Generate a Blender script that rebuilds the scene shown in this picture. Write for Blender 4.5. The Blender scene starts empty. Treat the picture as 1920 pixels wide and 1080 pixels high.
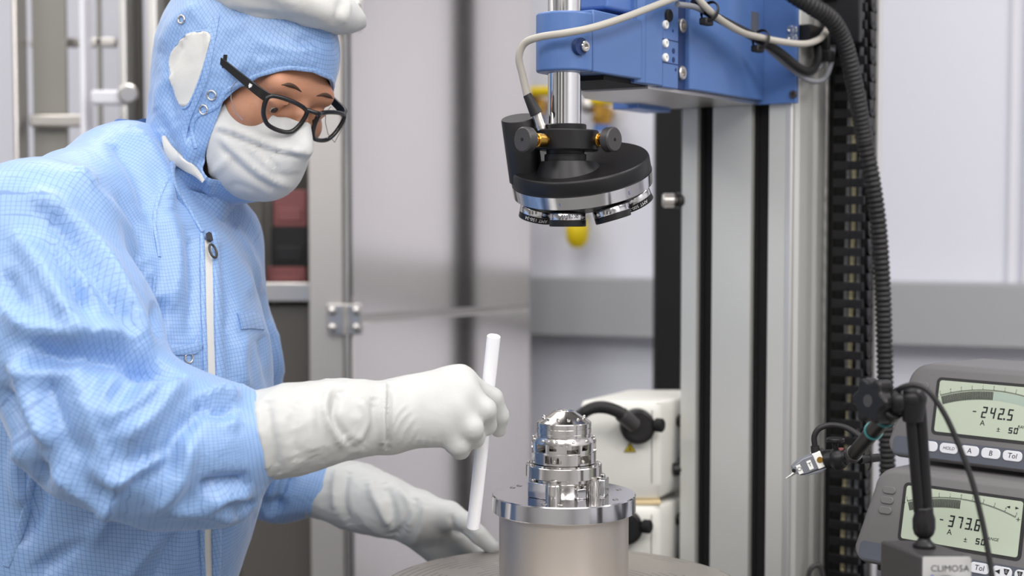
import bpy, bmesh, math, random
import numpy as np
from mathutils import Vector, Matrix, noise as mnoise

random.seed(7); np.random.seed(7)
SC = bpy.context.scene
COL = SC.collection
PI = math.pi

# ------------------------------------------------------------------ camera
CAM = np.array([0.0, 0.0, 1.4]); FPX = 2667.0; PITCH = math.radians(3.0)
FWD = np.array([0, math.cos(PITCH), -math.sin(PITCH)])
UPV = np.array([0, math.sin(PITCH), math.cos(PITCH)])

def P(px, py, Y):
    """world point at depth Y (metres in front of the camera) seen at a photo position"""
    d = FWD + UPV * ((540 - py) / FPX); d = d + np.array([(px - 960) / FPX, 0, 0])
    return CAM + d * (Y / d[1])

def proj(V):
    V = np.asarray(V, float) - CAM
    z = V @ FWD
    return np.stack([960 + FPX * V[:, 0] / z, 540 - FPX * (V @ UPV) / z], 1)

def setup_camera():
    cd = bpy.data.cameras.new('camera'); co = bpy.data.objects.new('camera', cd); COL.objects.link(co)
    co.location = CAM; co.rotation_euler = (PI / 2 - PITCH, 0, 0)
    cd.sensor_width = 36.0; cd.lens = 36.0 * FPX / 1920
    cd.clip_start = 0.05; cd.clip_end = 50
    cd.dof.use_dof = True; cd.dof.focus_distance = 1.57; cd.dof.aperture_fstop = 3.2
    SC.camera = co

# ------------------------------------------------------------------ objects
def wl(o):
    v = Vector((0, 0, 0))
    while o is not None:
        v += o.location; o = o.parent
    return v

def tag(o, label, cat, group=None, kind=None):
    o['label'] = label; o['category'] = cat
    if group: o['group'] = group
    if kind: o['kind'] = kind
    return o

def thing(name, loc, label, cat, group=None):
    o = bpy.data.objects.new(name, None); COL.objects.link(o)
    o.location = Vector([float(c) for c in loc]); o.empty_display_size = 0.05
    return tag(o, label, cat, group)

def link_mesh(name, me, mat, parent=None, base=None):
    o = bpy.data.objects.new(name, me); COL.objects.link(o)
    if mat is not None:
        for m in (mat if isinstance(mat, (list, tuple)) else [mat]): me.materials.append(m)
    if parent is not None:
        off = wl(parent); o.parent = parent
        me.transform(Matrix.Translation(-off))
    elif base is not None:
        b = Vector([float(c) for c in base]); me.transform(Matrix.Translation(-b)); o.location = b
    return o

def smooth(me, angle=None):
    me.polygons.foreach_set('use_smooth', [True] * len(me.polygons))
    if angle is not None:
        try: me.set_sharp_from_angle(angle=math.radians(angle))
        except Exception: pass

def frame(o, x, y, z):
    """4x4 from an origin and three axes"""
    m = Matrix.Identity(4)
    for i, a in enumerate((x, y, z)):
        for j in range(3): m[j][i] = float(a[j])
    for j in range(3): m[j][3] = float(o[j])
    return m

def unit(v):
    v = np.asarray(v, float); return v / np.linalg.norm(v)

def perp(d):
    d = unit(d); a = np.array([0, 0, 1.0]) if abs(d[2]) < .9 else np.array([1.0, 0, 0])
    x = unit(np.cross(a, d)); y = np.cross(d, x); return x, y

def catmull(pts, n=8):
    pts = [np.asarray(p, float) for p in pts]
    q = [2 * pts[0] - pts[1]] + pts + [2 * pts[-1] - pts[-2]]
    out = []
    for i in range(1, len(q) - 2):
        p0, p1, p2, p3 = q[i - 1:i + 3]
        for k in range(n):
            t = k / n
            out.append(.5 * (2 * p1 + (p2 - p0) * t + (2 * p0 - 5 * p1 + 4 * p2 - p3) * t * t + (3 * p1 - p0 - 3 * p2 + p3) * t ** 3))
    out.append(pts[-1]); return out

class MB:
    """collects shapes and links them as ONE mesh object"""
    def __init__(s): s.v = []; s.f = []; s.mi = []; s.cur = 0
    def add(s, V, F, M=None):
        b = len(s.v)
        for p in V:
            p = Vector([float(c) for c in p])
            s.v.append(tuple(M @ p if M is not None else p))
        for f in F: s.f.append([b + i for i in f]); s.mi.append(s.cur)
        return s
    def box(s, lo, hi, M=None):
        x0, y0, z0 = lo; x1, y1, z1 = hi
        V = [(x0, y0, z0), (x1, y0, z0), (x1, y1, z0), (x0, y1, z0), (x0, y0, z1), (x1, y0, z1), (x1, y1, z1), (x0, y1, z1)]
        return s.add(V, [(3, 2, 1, 0), (4, 5, 6, 7), (0, 1, 5, 4), (1, 2, 6, 5), (2, 3, 7, 6), (3, 0, 4, 7)], M)
    def lathe(s, prof, n=48, M=None, rfun=None, closed=False):
        """profile [(r,z)] about the local z axis, capped at both ends unless closed"""
        V = []; F = []; m = len(prof)
        for (r, z) in prof:
            for k in range(n):
                a = 2 * PI * k / n; rr = r if rfun is None else rfun(r, z, a)
                V.append((rr * math.cos(a), rr * math.sin(a), z))
        rows = m if closed else m - 1
        for i in range(rows):
            j = (i + 1) % m
            for k in range(n):
                k2 = (k + 1) % n
                F.append((i * n + k, i * n + k2, j * n + k2, j * n + k))
        if not closed:
            if prof[0][0] > 1e-6: F.append(tuple(reversed(range(n))))
            if prof[-1][0] > 1e-6: F.append(tuple((m - 1) * n + k for k in range(n)))
        return s.add(V, F, M)
    def cyl(s, a, b, r, r2=None, n=24, cap=0.0):
        a = np.asarray(a, float); b = np.asarray(b, float); L = np.linalg.norm(b - a)
        x, y = perp(b - a); M = frame(a, x, y, unit(b - a)); r2 = r if r2 is None else r2
        c = min(cap, .45 * L)
        pr = [(r, 0), (r2, L)] if c <= 0 else [(max(r - c, 1e-4), 0), (r, c), (r2, L - c), (max(r2 - c, 1e-4), L)]
        return s.lathe(pr, n, M)
    def sphere(s, c, r, n=20, M=None, sq=(1, 1, 1)):
        V = []; F = []; m = n // 2
        for i in range(m + 1):
            t = PI * i / m
            for k in range(n):
                a = 2 * PI * k / n
                V.append((c[0] + r * sq[0] * math.sin(t) * math.cos(a), c[1] + r * sq[1] * math.sin(t) * math.sin(a), c[2] + r * sq[2] * math.cos(t)))
        for i in range(m):
            for k in range(n):
                k2 = (k + 1) % n; F.append((i * n + k, (i + 1) * n + k, (i + 1) * n + k2, i * n + k2))
        return s.add(V, F, M)
    def tube(s, pts, r, n=12, rfun=None):
        pts = [np.asarray(p, float) for p in pts]; m = len(pts)
        T = [unit(pts[min(i + 1, m - 1)] - pts[max(i - 1, 0)]) for i in range(m)]
        x, y = perp(T[0]); V = []; F = []
        for i in range(m):
            if i:
                x = x - T[i] * (x @ T[i]); x = unit(x); y = np.cross(T[i], x)
            rr = r if rfun is None else rfun(i, m)
            for k in range(n):
                a = 2 * PI * k / n; V.append(pts[i] + rr * (math.cos(a) * x + math.sin(a) * y))
        for i in range(m - 1):
            for k in range(n):
                k2 = (k + 1) % n; F.append((i * n + k, i * n + k2, (i + 1) * n + k2, (i + 1) * n + k))
        F.append(tuple(reversed(range(n)))); F.append(tuple((m - 1) * n + k for k in range(n)))
        return s.add(V, F)
    def loop_tube(s, pts, r, n=10, flat=None):
        """closed ring of round (or flat, with two half sizes and an up axis) section"""
        pts = [np.asarray(p, float) for p in pts]; m = len(pts); V = []; F = []
        for i in range(m):
            t = unit(pts[(i + 1) % m] - pts[i - 1])
            if flat is None: x, y = perp(t); a1 = a2 = r
            else: y = unit(flat[2]); x = unit(np.cross(t, y)); a1, a2 = flat[0], flat[1]
            for k in range(n):
                a = 2 * PI * k / n; V.append(pts[i] + a1 * math.cos(a) * x + a2 * math.sin(a) * y)
        for i in range(m):
            j = (i + 1) % m
            for k in range(n):
                k2 = (k + 1) % n; F.append((i * n + k, i * n + k2, j * n + k2, j * n + k))
        return s.add(V, F)
    def prism(s, poly, z0, z1, M=None):
        n = len(poly); V = [(x, y, z0) for x, y in poly] + [(x, y, z1) for x, y in poly]
        F = [tuple(reversed(range(n))), tuple(range(n, 2 * n))] + [(i, (i + 1) % n, n + (i + 1) % n, n + i) for i in range(n)]
        return s.add(V, F, M)
    def mesh(s, name='m'):
        me = bpy.data.meshes.new(name); me.from_pydata(s.v, [], s.f)
        if any(s.mi): me.polygons.foreach_set('material_index', s.mi)
        bm = bmesh.new(); bm.from_mesh(me); bmesh.ops.recalc_face_normals(bm, faces=bm.faces); bm.to_mesh(me); bm.free()
        me.update(); return me
    def build(s, name, mat, parent=None, sm=35, bevel=0, seg=2, base=None):
        me = s.mesh(name); o = link_mesh(name, me, mat, parent, base)
        if sm is not None: smooth(me, sm)
        if bevel:
            b = o.modifiers.new('bevel', 'BEVEL'); b.width = bevel; b.segments = seg; b.limit_method = 'ANGLE'; b.angle_limit = math.radians(40)
            b.harden_normals = False
        return o

def rrect(w, h, r, n=6, cx=0, cy=0):
    out = []
    for (sx, sy, a0) in ((1, 1, 0), (-1, 1, PI / 2), (-1, -1, PI), (1, -1, 3 * PI / 2)):
        for k in range(n + 1):
            a = a0 + PI / 2 * k / n
            out.append((cx + sx * (w / 2 - r) + r * math.cos(a), cy + sy * (h / 2 - r) + r * math.sin(a)))
    return out

_TXT = {}
def text_geo(body, size, extrude=0.0002, shear=0.0, align='CENTER'):
    """vertices and faces of a line of lettering in its own x-y plane"""
    cu = bpy.data.curves.new('t', 'FONT'); cu.body = body; cu.size = size; cu.align_x = align; cu.align_y = 'CENTER'
    cu.extrude = extrude; cu.shear = shear; cu.resolution_u = 3
    o = bpy.data.objects.new('t', cu); COL.objects.link(o)
    dg = bpy.context.evaluated_depsgraph_get(); me = bpy.data.meshes.new_from_object(o.evaluated_get(dg))
    V = [tuple(v.co) for v in me.vertices]; F = [tuple(p.vertices) for p in me.polygons]
    bpy.data.objects.remove(o); bpy.data.curves.remove(cu); bpy.data.meshes.remove(me)
    return V, F

# ------------------------------------------------------------------ materials
def srgb(r, g, b):
    f = lambda c: (c / 255 / 12.92) if c / 255 <= .04045 else ((c / 255 + .055) / 1.055) ** 2.4
    return (f(r), f(g), f(b), 1)

class NT:
    def __init__(s, name):
        s.m = bpy.data.materials.new(name); s.m.use_nodes = True; s.t = s.m.node_tree; s.b = s.t.nodes['Principled BSDF']
    def n(s, typ, **kw):
        x = s.t.nodes.new(typ)
        for k, v in kw.items():
            if k.startswith('i_'): x.inputs[k[2:].replace('_', ' ')].default_value = v
            else: setattr(x, k, v)
        return x
    def l(s, a, b): s.t.links.new(a, b)

def mat(name, col, rough=.5, metal=0.0, bump=0.0, bscale=200, stretch=None, coat=0.0, sheen=0.0, trans=0.0, ior=1.45, var=0.0, sss=0.0, emit=None, spec=None, rvar=0.0):
    N = NT(name); b = N.b
    if isinstance(col[0], (int, float)) and max(col[:3]) > 1.0: col = srgb(*col[:3])
    b.inputs['Base Color'].default_value = (*col[:3], 1); b.inputs['Roughness'].default_value = rough; b.inputs['Metallic'].default_value = metal
    b.inputs['Coat Weight'].default_value = coat; b.inputs['Coat Roughness'].default_value = .08
    b.inputs['Sheen Weight'].default_value = sheen; b.inputs['Transmission Weight'].default_value = trans; b.inputs['IOR'].default_value = ior
    if spec is not None: b.inputs['Specular IOR Level'].default_value = spec
    if sss: b.inputs['Subsurface Weight'].default_value = sss; b.inputs['Subsurface Radius'].default_value = (.012, .005, .003); b.inputs['Subsurface Scale'].default_value = .6
    if emit: b.inputs['Emission Color'].default_value = (*emit[:3], 1); b.inputs['Emission Strength'].default_value = emit[3]
    if bump or var or rvar:
        tc = N.n('ShaderNodeTexCoord'); mp = N.n('ShaderNodeMapping'); N.l(tc.outputs['Object'], mp.inputs[0])
        if stretch: mp.inputs['Scale'].default_value = stretch
        nz = N.n('ShaderNodeTexNoise', i_Scale=bscale, i_Detail=3.0); N.l(mp.outputs[0], nz.inputs['Vector'])
        if bump:
            bp = N.n('ShaderNodeBump', i_Strength=bump, i_Distance=.001); N.l(nz.outputs['Fac'], bp.inputs['Height']); N.l(bp.outputs[0], b.inputs['Normal'])
        if var:
            mr = N.n('ShaderNodeMapRange'); mr.inputs['To Min'].default_value = 1 - var; mr.inputs['To Max'].default_value = 1 + var
            N.l(nz.outputs['Fac'], mr.inputs['Value'])
            mx = N.n('ShaderNodeMix', data_type='RGBA', blend_type='MULTIPLY'); mx.inputs['Factor'].default_value = 1
            mx.inputs['A'].default_value = (*col[:3], 1); N.l(mr.outputs[0], mx.inputs['B']); N.l(mx.outputs['Result'], b.inputs['Base Color'])
        if rvar:
            mr = N.n('ShaderNodeMapRange'); mr.inputs['To Min'].default_value = max(rough - rvar, .02); mr.inputs['To Max'].default_value = rough + rvar
            N.l(nz.outputs['Fac'], mr.inputs['Value']); N.l(mr.outputs[0], b.inputs['Roughness'])
    return N.m

M = {}
def make_materials():
    M['wall'] = mat('wall_panel_white', (224, 225, 235), .28, bump=.05, bscale=3)
    M['wallgrey'] = mat('wall_grey', (205, 204, 204), .5, bump=.05, bscale=40)
    M['wallside'] = mat('wall_plain', (205, 205, 208), .5, bump=.05, bscale=40)
    M['duct'] = mat('duct_grey', (164, 165, 169), .45, bump=.05, bscale=80)
    M['trim'] = mat('trim_white', (225, 225, 232), .3, bump=.03, bscale=60)
    M['floor'] = mat('floor_vinyl', (120, 120, 118), .35, var=.08, bscale=60)
    M['ceil'] = mat('ceiling_white', (235, 235, 235), .7, bump=.05, bscale=60)
    M['steel'] = mat('brushed_steel', (232, 227, 223), .13, 1.0, bump=.015, bscale=60, stretch=(9, 9, .25), rvar=.03)
    M['steel2'] = mat('satin_steel', (208, 204, 200), .34, 1.0, bump=.03, bscale=80, stretch=(8, 8, .4))
    M['post'] = mat('frame_steel', (200, 196, 192), .5, .8, bump=.03, bscale=80, stretch=(8, 8, .4))
    M['turned'] = mat('turned_steel', (200, 192, 185), .42, .85, bump=.05, bscale=90, stretch=(1, 1, 14))
    M['tube'] = mat('chromed_tube', (225, 225, 226), .06, 1.0, rvar=.02, bscale=50)
    M['chrome'] = mat('polished_steel', (206, 203, 200), .16, 1.0, rvar=.02, bscale=50)
    M['mirror'] = mat('lapped_steel', (205, 204, 206), .13, 1.0, rvar=.03, bscale=120)
    M['alu'] = mat('anodised_aluminium', (208, 208, 204), .42, .35, bump=.02, bscale=80, stretch=(10, 10, .3))
    M['alu2'] = mat('aluminium_light', (215, 214, 212), .35, .6, bump=.02, bscale=80, stretch=(10, 10, .3))
    M['black'] = mat('black_anodised', (25, 24, 26), .38, .2, bump=.02, bscale=300)
    M['blackp'] = mat('black_plastic', (26, 25, 26), .42, bump=.03, bscale=250)
    M['blackm'] = mat('black_matt', (14, 14, 15), .75, bump=.02, bscale=200)
    M['rubber'] = mat('black_rubber', (30, 29, 30), .5, bump=.03, bscale=300)
    M['darkgrey'] = mat('dark_grey_metal', (70, 68, 69), .4, .3, bump=.02, bscale=300)
    M['blue'] = mat('blue_paint', (78, 110, 165), .36, bump=.06, bscale=420, coat=.15)
    M['blue2'] = mat('blue_paint_seam_shade', (30, 52, 100), .5, bump=.05, bscale=300)  # darker copy of the blue, colouring in shade of recess, holes and seams
    M['bluepl'] = mat('blue_anodised', (96, 128, 190), .35, .3, bump=.02, bscale=300)
    M['whitep'] = mat('white_plastic', (238, 238, 234), .35, bump=.02, bscale=200)
    M['cream'] = mat('cream_housing', (232, 231, 224), .4, bump=.03, bscale=260)
    M['cable'] = mat('cable_light_grey', (172, 167, 158), .45, bump=.02, bscale=200)
    M['cableg'] = mat('cable_grey', (128, 130, 135), .45, bump=.02, bscale=200)
    M['cablec'] = mat('cable_cream', (205, 196, 160), .45, bump=.02, bscale=200)
    M['brass'] = mat('brass', (196, 152, 74), .25, 1.0, rvar=.05, bscale=100)
    M['yellow'] = mat('yellow_plastic', (236, 206, 20), .4, bump=.02, bscale=100)
    M['red'] = mat('red_plastic', (140, 84, 84), .5, bump=.02, bscale=100)
    M['ink'] = mat('black_ink', (22, 22, 26), .6, bump=.01, bscale=100)
    M['inkb'] = mat('blue_ink', (120, 128, 170), .6, bump=.01, bscale=100)
    M['inkg'] = mat('grey_ink', (88, 90, 96), .5, bump=.01, bscale=100)
    M['inkw'] = mat('white_ink', (215, 215, 215), .5, bump=.01, bscale=100)
    M['case'] = mat('instrument_grey', (104, 102, 103), .5, bump=.08, bscale=600)
    M['caseb'] = mat('instrument_blue_grey', (80, 84, 94), .42, bump=.04, bscale=500)
    M['probe'] = mat('probe_grey', (122, 124, 132), .4, .2, bump=.03, bscale=400)
    M['bezel'] = mat('instrument_dark', (40, 39, 40), .5, bump=.04, bscale=500)
    M['lcd'] = mat('lcd_green_grey', (176, 186, 168), .3, coat=.25, bump=.005, bscale=50)
    M['lcdghost'] = mat('lcd_ghost', (158, 176, 168), .3, bump=.005, bscale=50)
    M['key'] = mat('key_grey', (206, 207, 212), .45, bump=.02, bscale=200)
    M['teal'] = mat('teal_ring', (64, 134, 134), .4, bump=.02, bscale=200)
    M['rod'] = mat('white_rod', (244, 244, 248), .3, bump=.02, bscale=100, sss=.1)
    M['skin'] = mat('skin', (184, 132, 104), .48, bump=.12, bscale=420, sss=.15, var=.08)
    M['white_cloth'] = mat('white_cloth', (206, 205, 201), .8, bump=.25, bscale=900, sheen=.2)
    M['mask'] = mat('mask_nonwoven', (204, 204, 203), .75, bump=.35, bscale=1100, sheen=.1)
    M['glove'] = mat('glove_latex', (188, 188, 186), .5, bump=.12, bscale=260, sss=.08)
    M['glassdark'] = mat('spectacle_frame', (24, 23, 25), .28, bump=.01, bscale=100, coat=.2)
    M['glass'] = mat('clear_glass', (255, 255, 255), .02, trans=1.0, ior=1.08, bump=.001, bscale=5)
    M['pane'] = mat('grey_pane', (150, 148, 142), .22, bump=.02, bscale=20)
    M['panedark'] = mat('dark_pane', (92, 88, 84), .3, bump=.02, bscale=20)
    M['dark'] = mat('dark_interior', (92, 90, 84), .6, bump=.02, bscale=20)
    M['amber'] = mat('lit_gap_plate', (226, 204, 160), .4, bump=.02, bscale=50)
    M['hair'] = mat('brow_hair', (74, 52, 40), .6, bump=.1, bscale=900)
    M['lensglass'] = mat('coated_lens', (118, 72, 62), .12, coat=.5, bump=.001, bscale=20)
    M['eye'] = mat('eye_white', (205, 195, 188), .2, bump=.002, bscale=50)
    M['iris'] = mat('iris', (40, 28, 22), .2, bump=.002, bscale=50)
    M['ptop'] = mat_rings()
    M['cloth'] = mat_cloth()

def mat_rings():
    """turned table top with fine concentric engraved lines (broken into arcs)"""
    N = NT('table_plate'); b = N.b
    b.inputs['Metallic'].default_value = .75; b.inputs['Roughness'].default_value = .36
    tc = N.n('ShaderNodeTexCoord'); sx = N.n('ShaderNodeSeparateXYZ'); N.l(tc.outputs['Object'], sx.inputs[0])
    cx = N.n('ShaderNodeCombineXYZ'); N.l(sx.outputs[0], cx.inputs[0]); N.l(sx.outputs[1], cx.inputs[1])
    ln = N.n('ShaderNodeVectorMath', operation='LENGTH'); N.l(cx.outputs[0], ln.inputs[0])
    m1 = N.n('ShaderNodeMath', operation='MULTIPLY'); N.l(ln.outputs['Value'], m1.inputs[0]); m1.inputs[1].default_value = 1 / .0085
    fr = N.n('ShaderNodeMath', operation='FRACT'); N.l(m1.outputs[0], fr.inputs[0])
    lt = N.n('ShaderNodeMath', operation='LESS_THAN'); N.l(fr.outputs[0], lt.inputs[0]); lt.inputs[1].default_value = .11
    nz = N.n('ShaderNodeTexNoise', i_Scale=14.0, i_Detail=1.0); N.l(tc.outputs['Object'], nz.inputs['Vector'])
    gt = N.n('ShaderNodeMath', operation='GREATER_THAN'); N.l(nz.outputs['Fac'], gt.inputs[0]); gt.inputs[1].default_value = .42
    mu = N.n('ShaderNodeMath', operation='MULTIPLY'); N.l(lt.outputs[0], mu.inputs[0]); N.l(gt.outputs[0], mu.inputs[1])
    mx = N.n('ShaderNodeMix', data_type='RGBA'); N.l(mu.outputs[0], mx.inputs['Factor'])
    mx.inputs['A'].default_value = srgb(184, 178, 172); mx.inputs['B'].default_value = srgb(70, 66, 62); N.l(mx.outputs['Result'], b.inputs['Base Color'])
    return N.m

def mat_cloth():
    """light blue garment fabric with a fine dark woven grid in its own uv"""
    N = NT('coverall_fabric'); b = N.b
    b.inputs['Roughness'].default_value = .46; b.inputs['Specular IOR Level'].default_value = .75; b.inputs['Sheen Weight'].default_value = .35; b.inputs['Sheen Roughness'].default_value = .4
    uv = N.n('ShaderNodeUVMap'); uv.uv_map = 'weave'
    sx = N.n('ShaderNodeSeparateXYZ'); N.l(uv.outputs[0], sx.inputs[0])
    outs = []
    for i in (0, 1):
        m1 = N.n('ShaderNodeMath', operation='MULTIPLY'); N.l(sx.outputs[i], m1.inputs[0]); m1.inputs[1].default_value = 1 / .0044
        fr = N.n('ShaderNodeMath', operation='FRACT'); N.l(m1.outputs[0], fr.inputs[0])
        lt = N.n('ShaderNodeMath', operation='LESS_THAN'); N.l(fr.outputs[0], lt.inputs[0]); lt.inputs[1].default_value = .14
        outs.append(lt)
    mxm = N.n('ShaderNodeMath', operation='MAXIMUM'); N.l(outs[0].outputs[0], mxm.inputs[0]); N.l(outs[1].outputs[0], mxm.inputs[1])
    sc = N.n('ShaderNodeMath', operation='MULTIPLY'); N.l(mxm.outputs[0], sc.inputs[0]); sc.inputs[1].default_value = .46
    mx = N.n('ShaderNodeMix', data_type='RGBA'); N.l(sc.outputs[0], mx.inputs['Factor'])
    mx.inputs['A'].default_value = srgb(136, 170, 217); mx.inputs['B'].default_value = srgb(62, 92, 146); N.l(mx.outputs['Result'], b.inputs['Base Color'])
    tc = N.n('ShaderNodeTexCoord')
    n1 = N.n('ShaderNodeTexNoise', i_Scale=30.0, i_Detail=4.0, i_Roughness=.55, i_Distortion=.8); N.l(tc.outputs['Object'], n1.inputs['Vector'])
    bp = N.n('ShaderNodeBump', i_Strength=.35, i_Distance=.006); N.l(n1.outputs['Fac'], bp.inputs['Height']); N.l(bp.outputs[0], b.inputs['Normal'])
    return N.m

# ------------------------------------------------------------------ implicit surfaces
def cone_sdf(X, a, b, ra, rb):
    a = np.asarray(a, np.float32); b = np.asarray(b, np.float32); ab = b - a; L2 = float(ab @ ab)
    t = np.zeros(X.shape[:-1], np.float32) if L2 < 1e-12 else np.clip(((X - a) @ ab) / L2, 0, 1)
    d = X - a - t[..., None] * ab
    return np.sqrt(np.einsum('...i,...i->...', d, d)) - (ra + (rb - ra) * t)

def ell_sdf(X, c, r, R=None):
    d = X - np.asarray(c, np.float32)
    if R is not None: d = d @ np.asarray(R, np.float32).T      # rows of R are the local axes
    r = np.asarray(r, np.float32)
    k0 = np.sqrt(np.einsum('...i,...i->...', d / r, d / r)); k1 = np.sqrt(np.einsum('...i,...i->...', d / (r * r), d / (r * r))) + 1e-9
    return k0 * (k0 - 1) / k1

def smin(a, b, k):
    h = np.clip(.5 + .5 * (b - a) / k, 0, 1)
    return b + (a - b) * h - k * h * (1 - h)

def smax(a, b, k): return -smin(-a, -b, k)

def surface_nets(fun, xs, ys, zs):
    xs, ys, zs = (np.asarray(q, np.float32) for q in (xs, ys, zs))
    X = np.stack(np.meshgrid(xs, ys, zs, indexing='ij'), -1)
    D = np.empty(X.shape[:3], np.float32)
    for i in range(0, X.shape[0], 24): D[i:i + 24] = fun(X[i:i + 24])
    nx, ny, nz = D.shape
    S = D < 0
    corners = [(i, j, k) for i in (0, 1) for j in (0, 1) for k in (0, 1)]
    sl = lambda A, c: A[c[0]:nx - 1 + c[0], c[1]:ny - 1 + c[1], c[2]:nz - 1 + c[2]]
    cnt = sum(sl(S, c).astype(np.int8) for c in corners)
    act = (cnt > 0) & (cnt < 8); idx = np.argwhere(act)
    vid = -np.ones(act.shape, np.int64); vid[act] = np.arange(len(idx))
    acc = np.zeros((len(idx), 3)); num = np.zeros(len(idx))
    I, J, K = idx.T
    for c in corners:
        for ax in range(3):
            if c[ax] == 1: continue
            d = list(c); d[ax] = 1
            a = D[I + c[0], J + c[1], K + c[2]]; b = D[I + d[0], J + d[1], K + d[2]]
            m = (a < 0) != (b < 0)
            t = np.where(m, a / np.where(m, a - b, 1), 0)
            pa = X[I + c[0], J + c[1], K + c[2]]; pb = X[I + d[0], J + d[1], K + d[2]]
            acc += np.where(m[:, None], pa + t[:, None] * (pb - pa), 0); num += m
    V = acc / num[:, None]
    F = []
    for ax in range(3):
        o = [q for q in range(3) if q != ax]
        A = [slice(1, -1) if q != ax else slice(0, -1) for q in range(3)]
        B = [slice(1, -1) if q != ax else slice(1, None) for q in range(3)]
        s0 = S[tuple(A)]; s1 = S[tuple(B)]
        ed = np.argwhere(s0 != s1); flip = s0[tuple(ed.T)]
        base = ed.copy()
        for q in o: base[:, q] += 1
        q = []
        for (u, v) in ((0, 0), (1, 0), (1, 1), (0, 1)):
            e = base.copy(); e[:, o[0]] -= u; e[:, o[1]] -= v
            q.append(vid[e[:, 0], e[:, 1], e[:, 2]])
        q = np.stack(q, 1)
        f = flip if ax != 1 else ~flip
        q[f] = q[f][:, ::-1]
        F.append(q)
    F = np.concatenate(F); F = F[(F >= 0).all(1)]
    return V, F[:, ::-1]

def tris(F):
    return np.concatenate([F[:, [0, 1, 2]], F[:, [0, 2, 3]]]) if F.shape[1] == 4 else F

def vnormals(V, F):
    T = tris(F); n = np.cross(V[T[:, 1]] - V[T[:, 0]], V[T[:, 2]] - V[T[:, 0]])
    N = np.zeros_like(V)
    for k in range(3): np.add.at(N, T[:, k], n)
    return N / (np.linalg.norm(N, axis=1, keepdims=True) + 1e-12)

def relax(V, F, it=3, lam=.5):
    E = np.concatenate([F[:, [i, (i + 1) % F.shape[1]]] for i in range(F.shape[1])]); E = np.concatenate([E, E[:, ::-1]])
    deg = np.bincount(E[:, 0], minlength=len(V))[:, None] + 1e-9
    for _ in range(it):
        S = np.stack([np.bincount(E[:, 0], weights=V[E[:, 1], k], minlength=len(V)) for k in range(3)], 1)
        V = V + lam * (S / deg - V)
    return V

def clip(V, F, g, keep_neg=True):
    """keep the part of a surface where the scalar g is negative, cut cleanly along g = 0"""
    T = tris(F); g = np.asarray(g, float) if keep_neg else -np.asarray(g, float)
    g = np.where(np.abs(g) < 1e-9, 1e-9, g); ins = g < 0
    c = ins[T].sum(1); out = [T[c == 3]]; newV = [V]; nb = len(V); cache = {}
    extra = []
    def cut(a, b):
        k = (a, b) if a < b else (b, a)
        if k not in cache:
            t = g[k[0]] / (g[k[0]] - g[k[1]]); cache[k] = nb + len(extra); extra.append(V[k[0]] + t * (V[k[1]] - V[k[0]]))
        return cache[k]
    add = []
    for t in T[(c == 1) | (c == 2)]:
        t = [int(x) for x in t]; s = [bool(ins[x]) for x in t]
        while not ((sum(s) == 1 and s[0]) or (sum(s) == 2 and not s[0])): t = t[1:] + t[:1]; s = s[1:] + s[:1]
        a, b, d = t; p = cut(a, b); q = cut(a, d)
        if sum(s) == 1: add.append((a, p, q))
        else: add.append((p, b, d)); add.append((p, d, q))
    if add: out.append(np.array(add))
    T = np.concatenate(out); VV = np.concatenate([V, np.array(extra)]) if extra else V
    used = np.unique(T); mp = -np.ones(len(VV), np.int64); mp[used] = np.arange(len(used))
    return VV[used], mp[T]

def np_mesh(name, V, F):
    me = bpy.data.meshes.new(name); F = np.asarray(F); k = F.shape[1]
    me.vertices.add(len(V)); me.vertices.foreach_set('co', np.asarray(V, np.float32).ravel())
    me.loops.add(F.size); me.loops.foreach_set('vertex_index', F.astype(np.int32).ravel())
    me.polygons.add(len(F)); me.polygons.foreach_set('loop_start', np.arange(0, F.size, k, dtype=np.int32))
    me.polygons.foreach_set('loop_total', np.full(len(F), k, np.int32))
    me.update(calc_edges=True); me.validate(); smooth(me)
    return me

def seg_dist(Q, pts, closed=False):
    pts = np.asarray(pts, float); n = len(pts); best = np.full(len(Q), 1e9)
    for i in range(n if closed else n - 1):
        a = pts[i]; b = pts[(i + 1) % n]; ab = b - a
        t = np.clip(((Q - a) @ ab) / (ab @ ab + 1e-12), 0, 1); d = np.linalg.norm(Q - a - t[:, None] * ab, axis=1)
        best = np.minimum(best, d)
    return best

def poly_sd(Q, pts):
    """signed distance to an outline, negative inside"""
    pts = np.asarray(pts, float); d = seg_dist(Q, pts, True); ins = np.zeros(len(Q), bool); n = len(pts)
    for i in range(n):
        a = pts[i]; b = pts[(i + 1) % n]
        c = (a[1] > Q[:, 1]) != (b[1] > Q[:, 1])
        with np.errstate(divide='ignore', invalid='ignore'):
            x = (b[0] - a[0]) * (Q[:, 1] - a[1]) / (b[1] - a[1] + 1e-12) + a[0]
        ins ^= c & (Q[:, 0] < x)
    return np.where(ins, -d, d)

def facing(V, N):
    d = V - CAM; d /= np.linalg.norm(d, axis=1, keepdims=True); return -(d * N).sum(1)

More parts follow.
